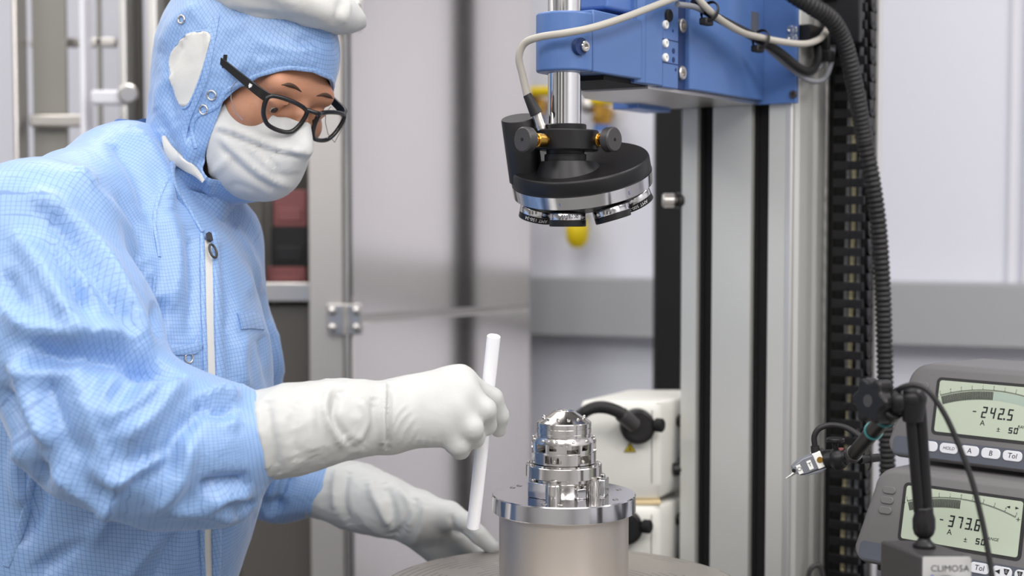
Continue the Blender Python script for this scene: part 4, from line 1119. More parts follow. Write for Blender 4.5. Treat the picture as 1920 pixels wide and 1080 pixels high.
    MB().cyl(P(1577, 844, 1.488), P(1577, 840, 1.488), .0028, n=12).build('red_mark', M['red'], t)
    MB().cyl(P(1612, 862, 1.485), P(1646, 858, 1.50), .0045, n=16).cyl(P(1626, 860, 1.50), P(1630, 860, 1.50), .0125, n=28, cap=.002).build('rear_knob', M['black'], t)
    # probe
    p = thing('lever_probe', P(1535, 866, 1.5), 'small grey lever probe lettered O and T on the end of the black arm', 'probe')
    a = P(1527, 865, 1.5); tip = P(1487, 882, 1.5); d = unit(tip - a); dn = unit(np.cross(d, (0, 1, 0)));
    if dn[2] < 0: dn = -dn
    yv = np.cross(d, dn); Q = frame(a, d, dn, yv)     # local x towards the tip, y up, z sideways
    vz = -1 if (yv @ (CAM - a)) < 0 else 1
    MB().prism([(0, -.0075), (0, .0085), (.012, .0088), (.0245, .0045), (.0255, -.0015), (.02, -.0062), (.012, -.0078)], -.006, .006, Q).build('probe_body', M['probe'], p, 35, .001)
    MB().prism([(-.009, -.0082), (-.009, .0095), (0, .0092), (0, -.0082)], -.0066, .0066, Q).build('probe_collar', M['whitep'], p, 35, .0008)
    MB().prism([(-.0125, -.0085), (-.014, .009), (-.009, .0095), (-.009, -.0085)], -.0072, .0072, Q).cyl(Q @ Vector((-.012, 0, 0)), P(1556, 862, 1.5), .0075, .0095, 20).build('probe_mount', M['blackp'], p, 35, .0008)
    MB().cyl(Q @ Vector((-.005, .001, vz * .0066)), Q @ Vector((-.005, .001, vz * .0075)), .0032, n=16).build('brass_screw', M['brass'], p)
    MB().prism([(-.012, -.0105), (.012, -.0085), (.02, -.0068), (.012, -.0100), (0, -.0125)], -.005, .005, Q).build('probe_guard', M['probe'], p, 35, .0006)
    for (x, ch) in ((.0185, 'O'), (.0065, 'T')):
        lb = MB().prism([(x - .0024, -.0052), (x + .0024, -.0052), (x + .0024, .0048), (x - .0024, .0048)], min(vz * .006, vz * .0064), max(vz * .006, vz * .0064), Q).build('label', M['whitep'], p)
        V, F = text_geo(ch, .0062, .0001); b = MB(); b.add([(x - q[0] * 1 if True else 0, q[1], vz * .0066) for q in V], F, Q); b.build('label_letter', M['ink'], lb)
    MB().cyl(Q @ Vector((.0245, .0008, vz * .0052)), Q @ Vector((.0245, .0008, vz * .0062)), .0021, n=16).build('pivot', M['blackm'], p)
    s0 = Q @ Vector((.024, -.003, 0)); MB().cyl(s0, P(1474, 897, 1.5), .0019, .0006, 14).sphere(P(1474, 897, 1.5), .0009, 10).build('stylus', M['steel2'], p)
    c0 = P(1531, 852, 1.5); MB().cyl(c0 - (0, 0, .004), P(1528, 836, 1.5), .0052, .0046, 18).build('cable_boot', M['rubber'], p)
    pts = [P(1528, 838, 1.5), P(1527, 818, 1.5), P(1537, 803, 1.499), P(1558, 797, 1.497), P(1584, 801, 1.49), P(1604, 812, 1.48), P(1622, 826, 1.47)]
    sweep('probe_cable', pts, .0031, M['rubber'], 'black cable looping over the lever probe back to the arm', 'cable')
    pts = [P(1676, 740, 1.34), P(1690, 727, 1.318), P(1715, 722, 1.31), P(1742, 735, 1.305), P(1772, 778, 1.30), P(1800, 840, 1.295), P(1822, 900, 1.29), P(1840, 970, 1.285), P(1852, 1030, 1.28), P(1862, 1090, 1.275), P(1880, 1180, 1.26)]
    sweep('gauge_cable', pts, .0026, M['rubber'], 'thin black cable falling from the arm elbow across both readouts', 'cable')
    pts = [P(1513, 1110, 1.98), P(1518, 1072, 1.98), P(1530, 1060, 1.98), P(1540, 1066, 1.98), P(1546, 1100, 1.98)]
    sweep('grey_cable', pts, .0035, M['darkgrey'], 'short dark grey cable loop at the foot of the column', 'cable')
# ------------------------------------------------------------------ the person in cleanroom clothing
YAW = math.radians(50); PIT = math.radians(25); ROL = math.radians(8)
HF = np.array([math.sin(YAW) * math.cos(PIT), -math.cos(YAW) * math.cos(PIT), -math.sin(PIT)])
_r0 = np.array([-math.cos(YAW), -math.sin(YAW), 0]); _u0 = np.cross(_r0, HF)
HR = _r0 * math.cos(ROL) + _u0 * math.sin(ROL); HU = _u0 * math.cos(ROL) - _r0 * math.sin(ROL)     # the person's right, and up
H0 = P(520, 197, 1.62) - .088 * HF - .032 * HR
HB = np.stack([HF, HR, HU])
def hl(f, r, u): return H0 + HF * f + HR * r + HU * u            # head place: forward, right, up
def tohead(V): return (np.asarray(V) - H0) @ HB.T

TF = unit((.82, -.57, 0)); TL = np.array([.57, .82, 0])          # torso: forward, towards the person's left
SR = P(66, 440, 1.48); SL = P(385, 455, 1.78); SM = (SR + SL) / 2
NB = P(236, 332, 1.68)                                           # base of the neck
ER = P(190, 810, 1.39); WR = P(722, 783, 1.475)
EL = P(468, 850, 1.87); WL = P(800, 968, 1.835)
TC = np.array([-.435, 1.63, 0])

def head_field(X):
    L = (X - H0.astype(np.float32)) @ HB.T.astype(np.float32)
    e = lambda c, r: ell_sdf(L, c, r)
    d = e((-.012, 0, .035), (.098, .076, .088))
    d = smin(d, e((.025, 0, -.035), (.066, .063, .085)), .03)
    d = smin(d, e((.042, 0, -.088), (.042, .046, .034)), .03)
    d = smin(d, cone_sdf(L, (.080, -.036, .022), (.080, .036, .022), .014, .014), .014)     # brow
    d = smin(d, cone_sdf(L, (.090, 0, .004), (.112, 0, -.034), .0085, .0125), .010)         # nose
    d = smin(d, cone_sdf(L, (.103, -.013, -.038), (.103, .013, -.038), .008, .008), .008)
    d = smin(d, cone_sdf(L, (.086, 0, -.066), (.088, 0, -.068), .02, .02), .012)            # mouth
    for s in (-1, 1):
        d = smin(d, e((.062, s * .045, -.022), (.022, .020, .018)), .02)                    # cheek bone
        d = smax(d, -e((.097, s * .034, .0), (.019, .018, .0105)), .008)                    # eye socket
        d = smin(d, ell_sdf(L, (-.008, s * .077, -.008), (.018, .010, .03)), .008)          # ear
        d = smin(d, e((.0795, s * .033, .0), (.0118, .0135, .0125)), .003)                  # lids over the eyeball
        d = smax(d, -tube_chain(L, [((.0893, s * .0225, -.0050), .0018), ((.0918, s * .0290, -.0056), .0025), ((.0915, s * .0370, -.0056), .0025), ((.0868, s * .0450, -.0046), .0018)], .003), .001)
        d = smin(d, cone_sdf(L, (.0895, s * .02, .004), (.0875, s * .045, .0025), .002, .0018), .003)
    return d

def body_field(X):
    d = head_field(X)
    nb = P(292, 372, 1.70)
    d = smin(d, cone_sdf(X, hl(-.02, 0, -.06), nb, .048, .036), .02)
    d = smin(d, cone_sdf(X, nb, P(140, 440, 1.56), .034, .034), .02); d = smin(d, cone_sdf(X, P(140, 440, 1.56), SR, .034, .045), .02); d = smin(d, cone_sdf(X, nb, SL, .034, .042), .02)
    d = smin(d, cone_sdf(X, SR, ER, .045, .033), .03); d = smin(d, cone_sdf(X, ER, WR, .032, .02), .015)
    d = smin(d, cone_sdf(X, SL, EL, .038, .028), .02); d = smin(d, cone_sdf(X, EL, WL, .026, .019), .01)
    R = np.stack([TL, TF, [0, 0, 1]])
    d = smin(d, ell_sdf(X, (TC[0], TC[1], 1.17), (.145, .095, .22), R), .03)
    d = smin(d, ell_sdf(X, (TC[0] - .03, TC[1] + .02, .95), (.15, .1, .2), R), .05)
    for h in (WR_HAND, WL_HAND): d = np.minimum(d, h(X) + .0045)
    return d

def tube_chain(X, pts, k):
    d = None
    for (a, ra), (b, rb) in zip(pts[:-1], pts[1:]):
        c = cone_sdf(X, a, b, ra, rb); d = c if d is None else smin(d, c, k)
    return d

# hands: knuckle chains given as places and radii
HR_F = {'index': [(862, 712, 1.497, .0118), (924, 746, 1.513, .0104), (938, 780, 1.524, .0097), (935, 806, 1.534, .0087)],
        'middle': [(868, 734, 1.478, .0125), (909, 768, 1.474, .0119), (912, 797, 1.492, .0106), (890, 800, 1.545, .0090)],
        'ring': [(853, 766, 1.467, .0125), (884, 803, 1.462, .0121), (889, 821, 1.482, .0108), (870, 828, 1.54, .0090)],
        'little': [(836, 796, 1.466, .0120), (859, 833, 1.465, .0118), (863, 842, 1.487, .0105), (848, 836, 1.535, .0085)],
        'thumb': [(775, 745, 1.515, .0145), (835, 752, 1.545, .0125), (875, 772, 1.552, .0112), (905, 800, 1.5415, .0095)]}
def WR_HAND(X):
    w = P(724, 783, 1.477)
    d = None
    for n, k in (('index', (738, 745, 1.497, .0190)), ('middle', (735, 768, 1.480, .0205)), ('ring', (735, 795, 1.478, .0205)), ('little', (738, 815, 1.484, .0180))):
        a = P(*k[:3]); b = P(*HR_F[n][0][:3]); c = cone_sdf(X, a, b, k[3], HR_F[n][0][3] * 1.2); d = c if d is None else smin(d, c, .014)
    d = smin(d, cone_sdf(X, P(858, 722, 1.494), P(838, 798, 1.473), .0138, .0135), .014)
    d = smin(d, cone_sdf(X, P(843, 735, 1.491), P(815, 800, 1.477), .0158, .0155), .016)
    d = smin(d, cone_sdf(X, P(700, 785, 1.477), w, .028, .0285), .015)
    out = d
    for n, ch in HR_F.items():
        f = smin(d, tube_chain(X, [(P(*q[:3]), q[3]) for q in ch], .004), .013); out = smin(out, f, .0028)
    return out

TT = .97
HL_F = {'thumb': [(842, 966, 1.815, .0165), (874, 980, 1.802, .0130), (898, 1004, 1.795, .0112), (922, 1026, 1.79, .0098)],
        'index': [(868, 1018, 1.852, .0120), (915, 1048, 1.862, .0100), (935, 1085, 1.855, .0090), (930, 1110, 1.835, .0082)],
        'middle': [(852, 1032, 1.862, .0120), (895, 1072, 1.87, .0102), (912, 1110, 1.862, .0092), (905, 1136, 1.84, .0084)],
        'ring': [(834, 1040, 1.862, .0116), (868, 1085, 1.868, .0098), (884, 1122, 1.862, .0088), (876, 1145, 1.84, .008)],
        'little': [(816, 1042, 1.855, .0105), (840, 1085, 1.86, .0088), (852, 1115, 1.855, .008), (846, 1136, 1.84, .0072)]}
def WL_HAND(X):
    d = None
    for n, k in (('index', (790, 960, 1.825, .0185)), ('middle', (780, 975, 1.832, .0195)), ('ring', (775, 988, 1.835, .0190)), ('little', (775, 1000, 1.838, .0170))):
        a = P(*k[:3]); b = P(*HL_F[n][0][:3]); c = cone_sdf(X, a, b, k[3], HL_F[n][0][3] * 1.1); d = c if d is None else smin(d, c, .012)
    d = smin(d, cone_sdf(X, P(760, 965, 1.835), P(800, 972, 1.832), .029, .0275), .015)
    d = smin(d, cone_sdf(X, P(795, 955, 1.822), P(*HL_F['thumb'][0][:3]), .018, .0165), .012)
    for n, ch in HL_F.items():
        f = tube_chain(X, [(P(*q[:3]), q[3]) for q in ch], .004); d = smin(d, f, .005 if n != 'thumb' else .009)
    return d

def grid(lo, hi, h): return [np.arange(lo[i], hi[i] + h, h) for i in range(3)]
def axis_mix(lo, hi, a, b, fine, coarse):
    return np.concatenate([np.arange(lo, a, coarse), np.arange(a, b, fine), np.arange(b, hi + coarse, coarse)])

def outward(V, F):
    T = tris(F); vol = np.einsum('ij,ij->i', V[T[:, 0]], np.cross(V[T[:, 1]], V[T[:, 2]])).sum()
    return F if vol > 0 else F[:, ::-1]

def sdf_mesh(fun, ax, it=1):
    V, F = surface_nets(fun, *ax); F = outward(V, F)
    return (relax(V, F, it, .4) if it else V), F

def uv_limb(C, path):
    """(around, along) cloth coordinates in metres for points near a bent limb"""
    path = [np.asarray(p, float) for p in path]; best = np.full(len(C), 1e9); U = np.zeros((len(C), 2)); s = 0
    x = None; refs = []
    for i in range(len(path) - 1):
        t = unit(path[i + 1] - path[i])
        x = perp(t)[0] if x is None else unit(x - t * (x @ t)); refs.append((t, x, np.cross(t, x)))
    for i in range(len(path) - 1):
        a = path[i]; L = np.linalg.norm(path[i + 1] - a); t, x, y = refs[i]
        h = (C - a) @ t; hc = np.clip(h, -1 if i == 0 else 0, L if i < len(path) - 2 else 9); D = C - a - hc[:, None] * t; d = np.linalg.norm(D, axis=1)
        m = d < best; best[m] = d[m]
        U[m, 0] = np.arctan2((D @ y)[m], (D @ x)[m]); U[m, 1] = s + hc[m]; s += L
    return U, best

def set_uv(me, V, F, fun, radius):
    """weave coordinates per face corner; the seam of the angle is unwrapped face by face"""
    k = F.shape[1]; U = fun(V); uv = U[F].copy(); a = uv[..., 0]
    a -= 2 * PI * np.round((a - a[:, :1]) / (2 * PI)); uv[..., 0] = a * radius
    lay = me.uv_layers.new(name='weave'); lay.data.foreach_set('uv', uv.reshape(-1, 2).astype(np.float32).ravel())

def torso_uv(V):
    D = V - TC; a = np.arctan2(D @ TF, D @ TL); return np.stack([a, V[:, 2] - .5 * np.hypot(D[:, 0], D[:, 1])], 1)

def sub(F, mask):
    F = F[mask]; used = np.unique(F); mp = -np.ones(used.max() + 1, np.int64); mp[used] = np.arange(len(used)); return used, mp[F]

# ---- sleeves and trunk of the coverall
SLV_R = [(SR, .080), (P(128, 640, 1.42), .087), (P(186, 790, 1.39), .076), (P(300, 835, 1.40), .074), (P(385, 836, 1.415), .064), (P(418, 830, 1.42), .048), (P(448, 824, 1.425), .032), (P(520, 812, 1.43), .030)]
SLV_L = [(SL, .068), (P(430, 670, 1.83), .056), (P(468, 845, 1.87), .058), (P(518, 882, 1.868), .050), (P(546, 893, 1.866), .042), (P(570, 902, 1.867), .030), (P(640, 924, 1.866), .022)]
def f_torso(X):
    R = np.stack([TL, TF, [0, 0, 1]])
    d = ell_sdf(X, (TC[0], TC[1], 1.19), (.185, .128, .25), R)
    d = smin(d, ell_sdf(X, (TC[0] - .07, TC[1] + .02, .95), (.180, .132, .30), R), .12)
    d = smin(d, cone_sdf(X, NB, SR, .056, .073), .05)
    d = smin(d, cone_sdf(X, NB, SL, .056, .066), .05)
    return d
def f_sr(X):
    d = tube_chain(X, SLV_R, .03)
    return smin(d, cone_sdf(X, P(330, 905, 1.405), P(428, 930, 1.42), .040, .030), .025)
def f_sl(X):
    d = tube_chain(X, SLV_L, .04)
    return smin(d, cone_sdf(X, P(495, 925, 1.872), P(522, 945, 1.87), .03, .022), .025)

FOLDS_R = [  # (line in the photo, height, half width)
    ([(30, 345), (110, 400), (200, 500), (262, 620), (290, 680)], .010, 17), ([(120, 305), (200, 370), (262, 470), (285, 540)], .009, 16),
    ([(75, 380), (150, 470), (215, 560), (262, 660)], -.010, 17), ([(150, 320), (235, 400), (282, 520)], -.008, 13),
    ([(20, 420), (60, 480), (100, 540), (130, 600), (160, 650)], .008, 13), ([(85, 430), (110, 480), (150, 560), (175, 590)], -.009, 13),
    ([(95, 425), (140, 505), (180, 560)], .006, 8), ([(0, 560), (60, 610), (130, 630), (200, 625), (260, 650)], .011, 20),
    ([(30, 640), (110, 668), (200, 672), (270, 690), (330, 730)], -.012, 19), ([(0, 670), (70, 700), (140, 690), (180, 660)], .006, 12),
    ([(40, 650), (55, 740), (80, 800), (110, 840)], .010, 16), ([(85, 690), (100, 760), (130, 830), (180, 880)], -.008, 13),
    ([(140, 680), (160, 760), (190, 840), (215, 900)], .007, 13), ([(230, 680), (195, 740), (200, 780), (250, 760), (330, 700)], .008, 15),
    ([(240, 700), (290, 690), (350, 720)], -.007, 11), ([(200, 820), (270, 800), (330, 730), (365, 715)], .010, 15),
    ([(220, 870), (310, 850), (340, 810), (380, 755)], -.008, 14), ([(150, 840), (200, 890), (260, 880), (330, 840)], .009, 14),
    ([(90, 870), (130, 900), (180, 930), (225, 955)], .009, 13), ([(240, 905), (300, 880), (345, 860)], -.007, 12),
    ([(345, 800), (350, 850), (320, 920), (270, 960)], .008, 18), ([(370, 745), (400, 775), (440, 778)], -.010, 11), ([(385, 735), (420, 738), (450, 750)], .009, 10),
    ([(380, 770), (410, 785), (450, 792)], .006, 9), ([(470, 905), (420, 905), (370, 915)], -.009, 11), ([(475, 930), (430, 925), (380, 945)], .007, 10), ([(480, 945), (440, 955)], -.006, 8),
    ([(300, 960), (380, 955), (450, 975)], .006, 12), ([(0, 720), (30, 780), (60, 830)], -.008, 12),
    ([(0, 500), (20, 540), (50, 590), (90, 620)], -.008, 12), ([(110, 560), (135, 600), (165, 620)], .006, 7)]
FOLDS_T = [([(285, 700), (200, 970), (90, 1060)], .006, 16), ([(180, 1010), (120, 1040), (60, 1080)], -.008, 14), ([(40, 820), (30, 900), (50, 960)], .008, 14),
    ([(70, 850), (75, 930), (40, 1030)], -.008, 12), ([(300, 1000), (260, 1050), (230, 1090)], .005, 12), ([(330, 1000), (310, 1050), (290, 1090)], -.005, 10),
    ([(300, 380), (330, 470), (320, 590)], .005, 16), ([(350, 420), (365, 520), (355, 640)], -.005, 14), ([(300, 560), (290, 640)], -.008, 10),
    ([(430, 420), (470, 500), (480, 560)], .006, 13), ([(410, 450), (430, 560), (425, 650)], -.005, 12), ([(455, 620), (450, 690), (460, 740)], .005, 12),
    ([(240, 230), (300, 310), (320, 400)], .006, 12), ([(200, 250), (255, 320), (290, 420)], -.006, 13)]
FOLDS_L = [([(505, 600), (520, 680), (550, 730)], .006, 12), ([(490, 620), (510, 720), (540, 760)], -.006, 10), ([(535, 870), (515, 910), (490, 960)], .005, 10), ([(550, 880), (530, 920), (508, 965)], -.005, 9),
    ([(485, 930), (510, 948), (540, 945)], -.004, 9), ([(480, 960), (520, 970)], .004, 8)]

def build_coverall(t):
    fun = lambda X: smin(smin(f_torso(X), f_sr(X), .022), f_sl(X), .022)
    ax = [np.arange(-.80, -.12, .0062), np.arange(1.20, 1.98, .0062), np.arange(.66, 1.56, .0062)]
    V, F = sdf_mesh(fun, ax, 2)
    Xf = V.astype(np.float32); C = V[F].mean(1).astype(np.float32)
    reg = np.argmin(np.stack([f_torso(C), np.minimum(f_sr(C), cone_sdf(C, NB, SR, .064, .08)) - .008, np.minimum(f_sl(C), cone_sdf(C, NB, SL, .064, .066)) - .006]), 0)
    V0 = V.copy(); V = folds(V, F, FOLDS_R + FOLDS_T + FOLDS_L, 1.65)
    V = relax(wrinkle(V, F, .0022, 11, 3, 3, (1, 1, .7)), F, 1, .4)
    N = vnormals(V, F)
    parts = {}
    for k, nm in ((0, 'coverall'), (1, 'sleeve'), (2, 'sleeve')):
        u, f = sub(F, reg == k); v = V[u]; vo = V0[u]
        me = np_mesh(nm, v, f)
        if k == 0: set_uv(me, vo, f, torso_uv, .155)
        else:
            path = catmull([P(262, 372, 1.67), P(150, 470, 1.53), P(95, 600, 1.44), P(125, 730, 1.405), P(215, 800, 1.395), P(320, 832, 1.40), P(430, 826, 1.42), P(520, 812, 1.43)] if k == 1 else [P(300, 372, 1.72)] + [p for p, r in SLV_L], 6)
            set_uv(me, vo, f, lambda q: uv_limb(q, path)[0], .098 if k == 1 else .06)
        # keep the shading continuous over the seams
        me.normals_split_custom_set_from_vertices([tuple(n) for n in N[u]])
        parts[k] = (nm, me)
    cv = link_mesh('coverall', parts[0][1], M['cloth'], t)
    for k in (1, 2): link_mesh('sleeve', parts[k][1], M['cloth'], cv)
    u0 = np.unique(F[reg == 0])
    return cv, V[u0], F, N[u0]

def surf_hit(px, py, V, N):
    """nearest front surface point for a photo position"""
    Q = proj(V); d = np.hypot(Q[:, 0] - px, Q[:, 1] - py); m = (d < 9) & (facing(V, N) > 0)
    if not m.any():
        m = facing(V, N) > 0; i = np.argmin(np.where(m, d, 1e9)); return V[i], N[i]
    i = np.where(m)[0]; dep = V[i, 1]; j = i[dep < dep.min() + .012]; w = 1 / (d[j] + .5); w /= w.sum()
    return (V[j] * w[:, None]).sum(0), unit((N[j] * w[:, None]).sum(0))

def ribbon(name, line, w, th, V, N, m, parent, lift=.0008, n=6, taper=0):
    """a narrow strip of cloth lying on the garment along a line"""
    pts = catmull([np.array(q, float) for q in line], n); pn = [surf_hit(q[0], q[1], V, N) for q in pts]
    Pp = np.array([p for p, _ in pn]); Nn = np.array([q for _, q in pn])
    for _ in range(8):
        Pp[1:-1] = (Pp[:-2] + 2 * Pp[1:-1] + Pp[2:]) / 4; Nn[1:-1] = (Nn[:-2] + 2 * Nn[1:-1] + Nn[2:]) / 4
    b = MB(); rows = []; Fs = []
    for i in range(len(Pp)):
        tn = unit(Pp[min(i + 1, len(Pp) - 1)] - Pp[max(i - 1, 0)]); nn = unit(Nn[i]); s = unit(np.cross(tn, nn)) * (1 - taper + taper * math.sin(PI * (i + .3) / (len(Pp) - .4))); o = Pp[i] + nn * lift
        rows += [o - s * w / 2 - nn * .003, o - s * w / 2 + nn * th * .6, o - s * w * .3 + nn * th, o + s * w * .3 + nn * th, o + s * w / 2 + nn * th * .6, o + s * w / 2 - nn * .003]
    k = 6
    for i in range(len(Pp) - 1):
        for j in range(k): Fs.append((i * k + j, i * k + (j + 1) % k, (i + 1) * k + (j + 1) % k, (i + 1) * k + j))
    Fs += [tuple(range(k)), tuple((len(Pp) - 1) * k + j for j in reversed(range(k)))]
    b.add(rows, Fs); o = b.build(name, m, parent, 50)
    if m is M['cloth']: flat_uv(o)
    return o

def flat_uv(o, ang=0.25):
    me = o.data; lay = me.uv_layers.new(name='weave'); off = wl(o); c, s = math.cos(ang), math.sin(ang)
    for l in me.loops:
        p = proj(np.array([me.vertices[l.vertex_index].co + off]))[0] * (1.58 / FPX)
        lay.data[l.index].uv = (c * p[0] - s * p[1], s * p[0] + c * p[1])

def ring_on(pos, nrm, R, r, name, parent, m='steel2'):
    x, y = perp(nrm); return MB().loop_tube([pos + nrm * r * .6 + R * (math.cos(a) * x + math.sin(a) * y) for a in np.linspace(0, 2 * PI, 24, endpoint=False)], r, 8).build(name, M[m], parent, 60)

def build_hood(t):
    def f_hood(X):
        L = (X - H0.astype(np.float32)) @ HB.T.astype(np.float32); e = lambda c, r: ell_sdf(L, c, r)
        d = e((-.016, 0, .034), (.113, .088, .1))
        d = smin(d, e((.012, 0, -.040), (.076, .079, .092)), .04)
        d = smin(d, e((.024, 0, -.088), (.056, .062, .040)), .04)
        d = smin(d, e((-.050, .0, .01), (.095, .082, .10)), .04)
        d = smin(d, cone_sdf(X, hl(-.03, 0, -.07), P(325, 335, 1.70), .076, .050), .05)
        return d
    lo = np.minimum(H0 - .17, NB - .1); hi = H0 + .17
    V, F = sdf_mesh(f_hood, grid(lo, hi, .0042), 2)
    L = tohead(V); Q = proj(V); N = vnormals(V, F)
    strokes = [([(330, 130), (300, 180), (300, 260)], .005, 14), ([(352, 60), (320, 140), (330, 240)], -.004, 9), ([(390, 30), (392, 120), (350, 250)], .0035, 7),
               ([(300, 100), (330, 40), (380, 5)], .005, 14), ([(420, 250), (380, 300), (350, 320)], -.004, 10), ([(350, 250), (360, 310), (400, 345)], .005, 11),
               ([(380, 170), (360, 230), (345, 260)], -.003, 8), ([(460, 60), (520, 90), (600, 95)], .003, 12), ([(480, 110), (440, 160)], -.003, 9), ([(380, 300), (395, 340), (390, 370)], .006, 9),
               ([(545, 85), (590, 75), (640, 90)], -.003, 9), ([(450, 130), (520, 112), (600, 118)], .002, 7), ([(290, 200), (320, 270), (345, 330)], -.005, 10)]
    V = folds(V, F, strokes); V = wrinkle(V, F, .0012, 24, 9)
    # opening: the outline of the face, drawn in head coordinates (right, up) and only in front
    out = OPENING
    g = poly_sd(L[:, 1:], out); front = L[:, 0] - .0
    g = np.maximum(g, .049 - front)
    keep = -g                                           # keep outside
    V1, F1 = clip(V, F, keep)
    me = np_mesh('hood', V1, F1)
    def huv(q):
        l = tohead(q); return np.stack([np.arctan2(l[:, 1], l[:, 0] + .02), l[:, 2] + .35 * l[:, 0]], 1)
    set_uv(me, V1, F1, huv, .1)
    hood = link_mesh('hood', me, M['cloth'], t)
    s = hood.modifiers.new('thick', 'SOLIDIFY'); s.thickness = .0016; s.offset = -1
    N1 = vnormals(V1, F1)
    # white mesh panel over the ear
    pan = [(345, 68), (372, 60), (398, 60), (394, 90), (382, 130), (366, 175), (346, 208), (330, 178), (320, 148), (317, 118), (326, 92)]
    def patch(name, poly, m, lift, Vs, Fs, th=.0012):
        Ns = vnormals(Vs, Fs); fc = facing(Vs, Ns); hp = catmull_closed(np.array([tohead(surf_hit(q[0], q[1], Vs, Ns)[0]) for q in poly])[:, [0, 2]], 8); hp = np.mean([np.roll(hp, q, 0) for q in range(-4, 5)], 0); hp = np.mean([np.roll(hp, q, 0) for q in range(-3, 4)], 0) * 1.0; lh = tohead(Vs); gg = np.where(lh[:, 1] > .0, poly_sd(lh[:, [0, 2]], hp), 60.0)
        v, f = clip(Vs + Ns * lift, Fs, gg); o = link_mesh(name, np_mesh(name, v, f), m, hood)
        sm = o.modifiers.new('thick', 'SOLIDIFY'); sm.thickness = th; sm.offset = 1; return o
    patch('ear_panel', pan, M['white_cloth'], .0006, V1, F1)
    seam = catmull_closed(pan, 6)
    ribbon('panel_seam', [tuple(q) for q in seam[::3]] + [tuple(seam[0])], .0032, .0013, V1, N1, M['cloth'], hood, .0004, 3)
    ribbon('hood_seam', [(407, 30), (398, 80), (388, 140), (368, 190), (352, 225), (345, 260), (350, 308)], .0075, .0012, V1, N1, M['cloth'], hood, .0004)
    ribbon('rim_binding', rim_line(V1, N1), .0048, .0014, V1, N1, M['cloth'], hood, .0002, 5)
    for (px, py) in ((398, 179), (381, 206)):
        p, n = surf_hit(px, py, V1, N1); ring_on(p, n, .0052, .0012, 'snap_ring', hood)
    ribbon('temple_slit', [(423, 103), (421, 114), (419, 128)], .0042, .0006, V1, N1, M['blackm'], hood, .0006)
    p, n = surf_hit(341, 37, V1, N1); ring_on(p, n, .0045, .0012, 'snap_ring', hood)
    # white top panel with loose puffs
    def f_top(X):
        L = (X - H0.astype(np.float32)) @ HB.T.astype(np.float32); e = lambda c, r: ell_sdf(L, c, r)
        d = e((-.004, .012, .116), (.1, .088, .034))
        d = smin(d, e((.036, -.04, .114), (.038, .05, .019)), .02)
        d = smin(d, e((.050, .02, .118), (.03, .04, .018)), .02)
        return smin(d, e((-.015, .058, .094), (.066, .034, .026)), .02)
    c = hl(0, 0, .1); Vt, Ft = sdf_mesh(f_top, grid(c - .15, c + .15, .0045), 1)
    Vt = folds(Vt, Ft, [([(430, 20), (500, 30), (600, 42)], -.003, 7), ([(525, 48), (524, 10), (530, -20)], .0015, 4), ([(640, 0), (630, 30), (625, 50)], -.0025, 6), ([(655, 0), (650, 25), (640, 45)], .002, 6)])
    Vt = wrinkle(Vt, Ft, .0022, 20, 5)
    link_mesh('top_panel', np_mesh('top_panel', Vt, Ft), M['white_cloth'], hood)
    # white lining showing under the hood skirt
    ribbon('hood_lining', [(309, 255), (316, 276), (328, 294), (346, 306), (366, 318), (383, 338)], .0135, .0022, V1, N1, M['white_cloth'], hood, .0035, 6, .8)
    return hood, V1, F1, N1

def catmull_closed(pts, n=6):
    p = [np.array(q, float) for q in pts]; q = p[-2:] + p + p[:2]; c = catmull(q, n)
    return np.array(c[2 * n: 2 * n + len(p) * n])

# face opening of the hood: (right, up) in the head's own frame
OPENING = np.array(catmull_closed([(0, .049), (.022, .048), (.038, .043), (.053, .030), (.063, .012), (.0705, -.004), (.078, -.042), (.0815, -.06), (.078, -.085), (.072, -.097), (.054, -.107), (.03, -.112), (0, -.114), (-.03, -.112), (-.054, -.107), (-.072, -.097), (-.078, -.085), (-.0815, -.06), (-.078, -.042), (-.0705, -.004), (-.063, .012), (-.053, .030), (-.038, .043), (-.022, .048)]))
def rim_line(V, N):
    """the near side of the opening, as the photo shows it"""
    Q = proj(V); L = tohead(V); g = poly_sd(L[:, 1:], OPENING); m = (np.abs(g) < .004) & (L[:, 0] > 0) & (facing(V, N) > -.2)
    P_ = []
    for a in np.linspace(-.5, PI * .98, 26):
        # angle about the opening centre
        ang = np.arctan2(L[:, 2] + .04, L[:, 1]); k = np.where(m, np.abs((ang - a + PI) % (2 * PI) - PI), 9).argmin()
        if m[k]: P_.append(tuple(Q[k]))
    P_ = [P_[0]] + [b for a, b in zip(P_[:-1], P_[1:]) if math.hypot(a[0] - b[0], a[1] - b[1]) > 6]
    return P_

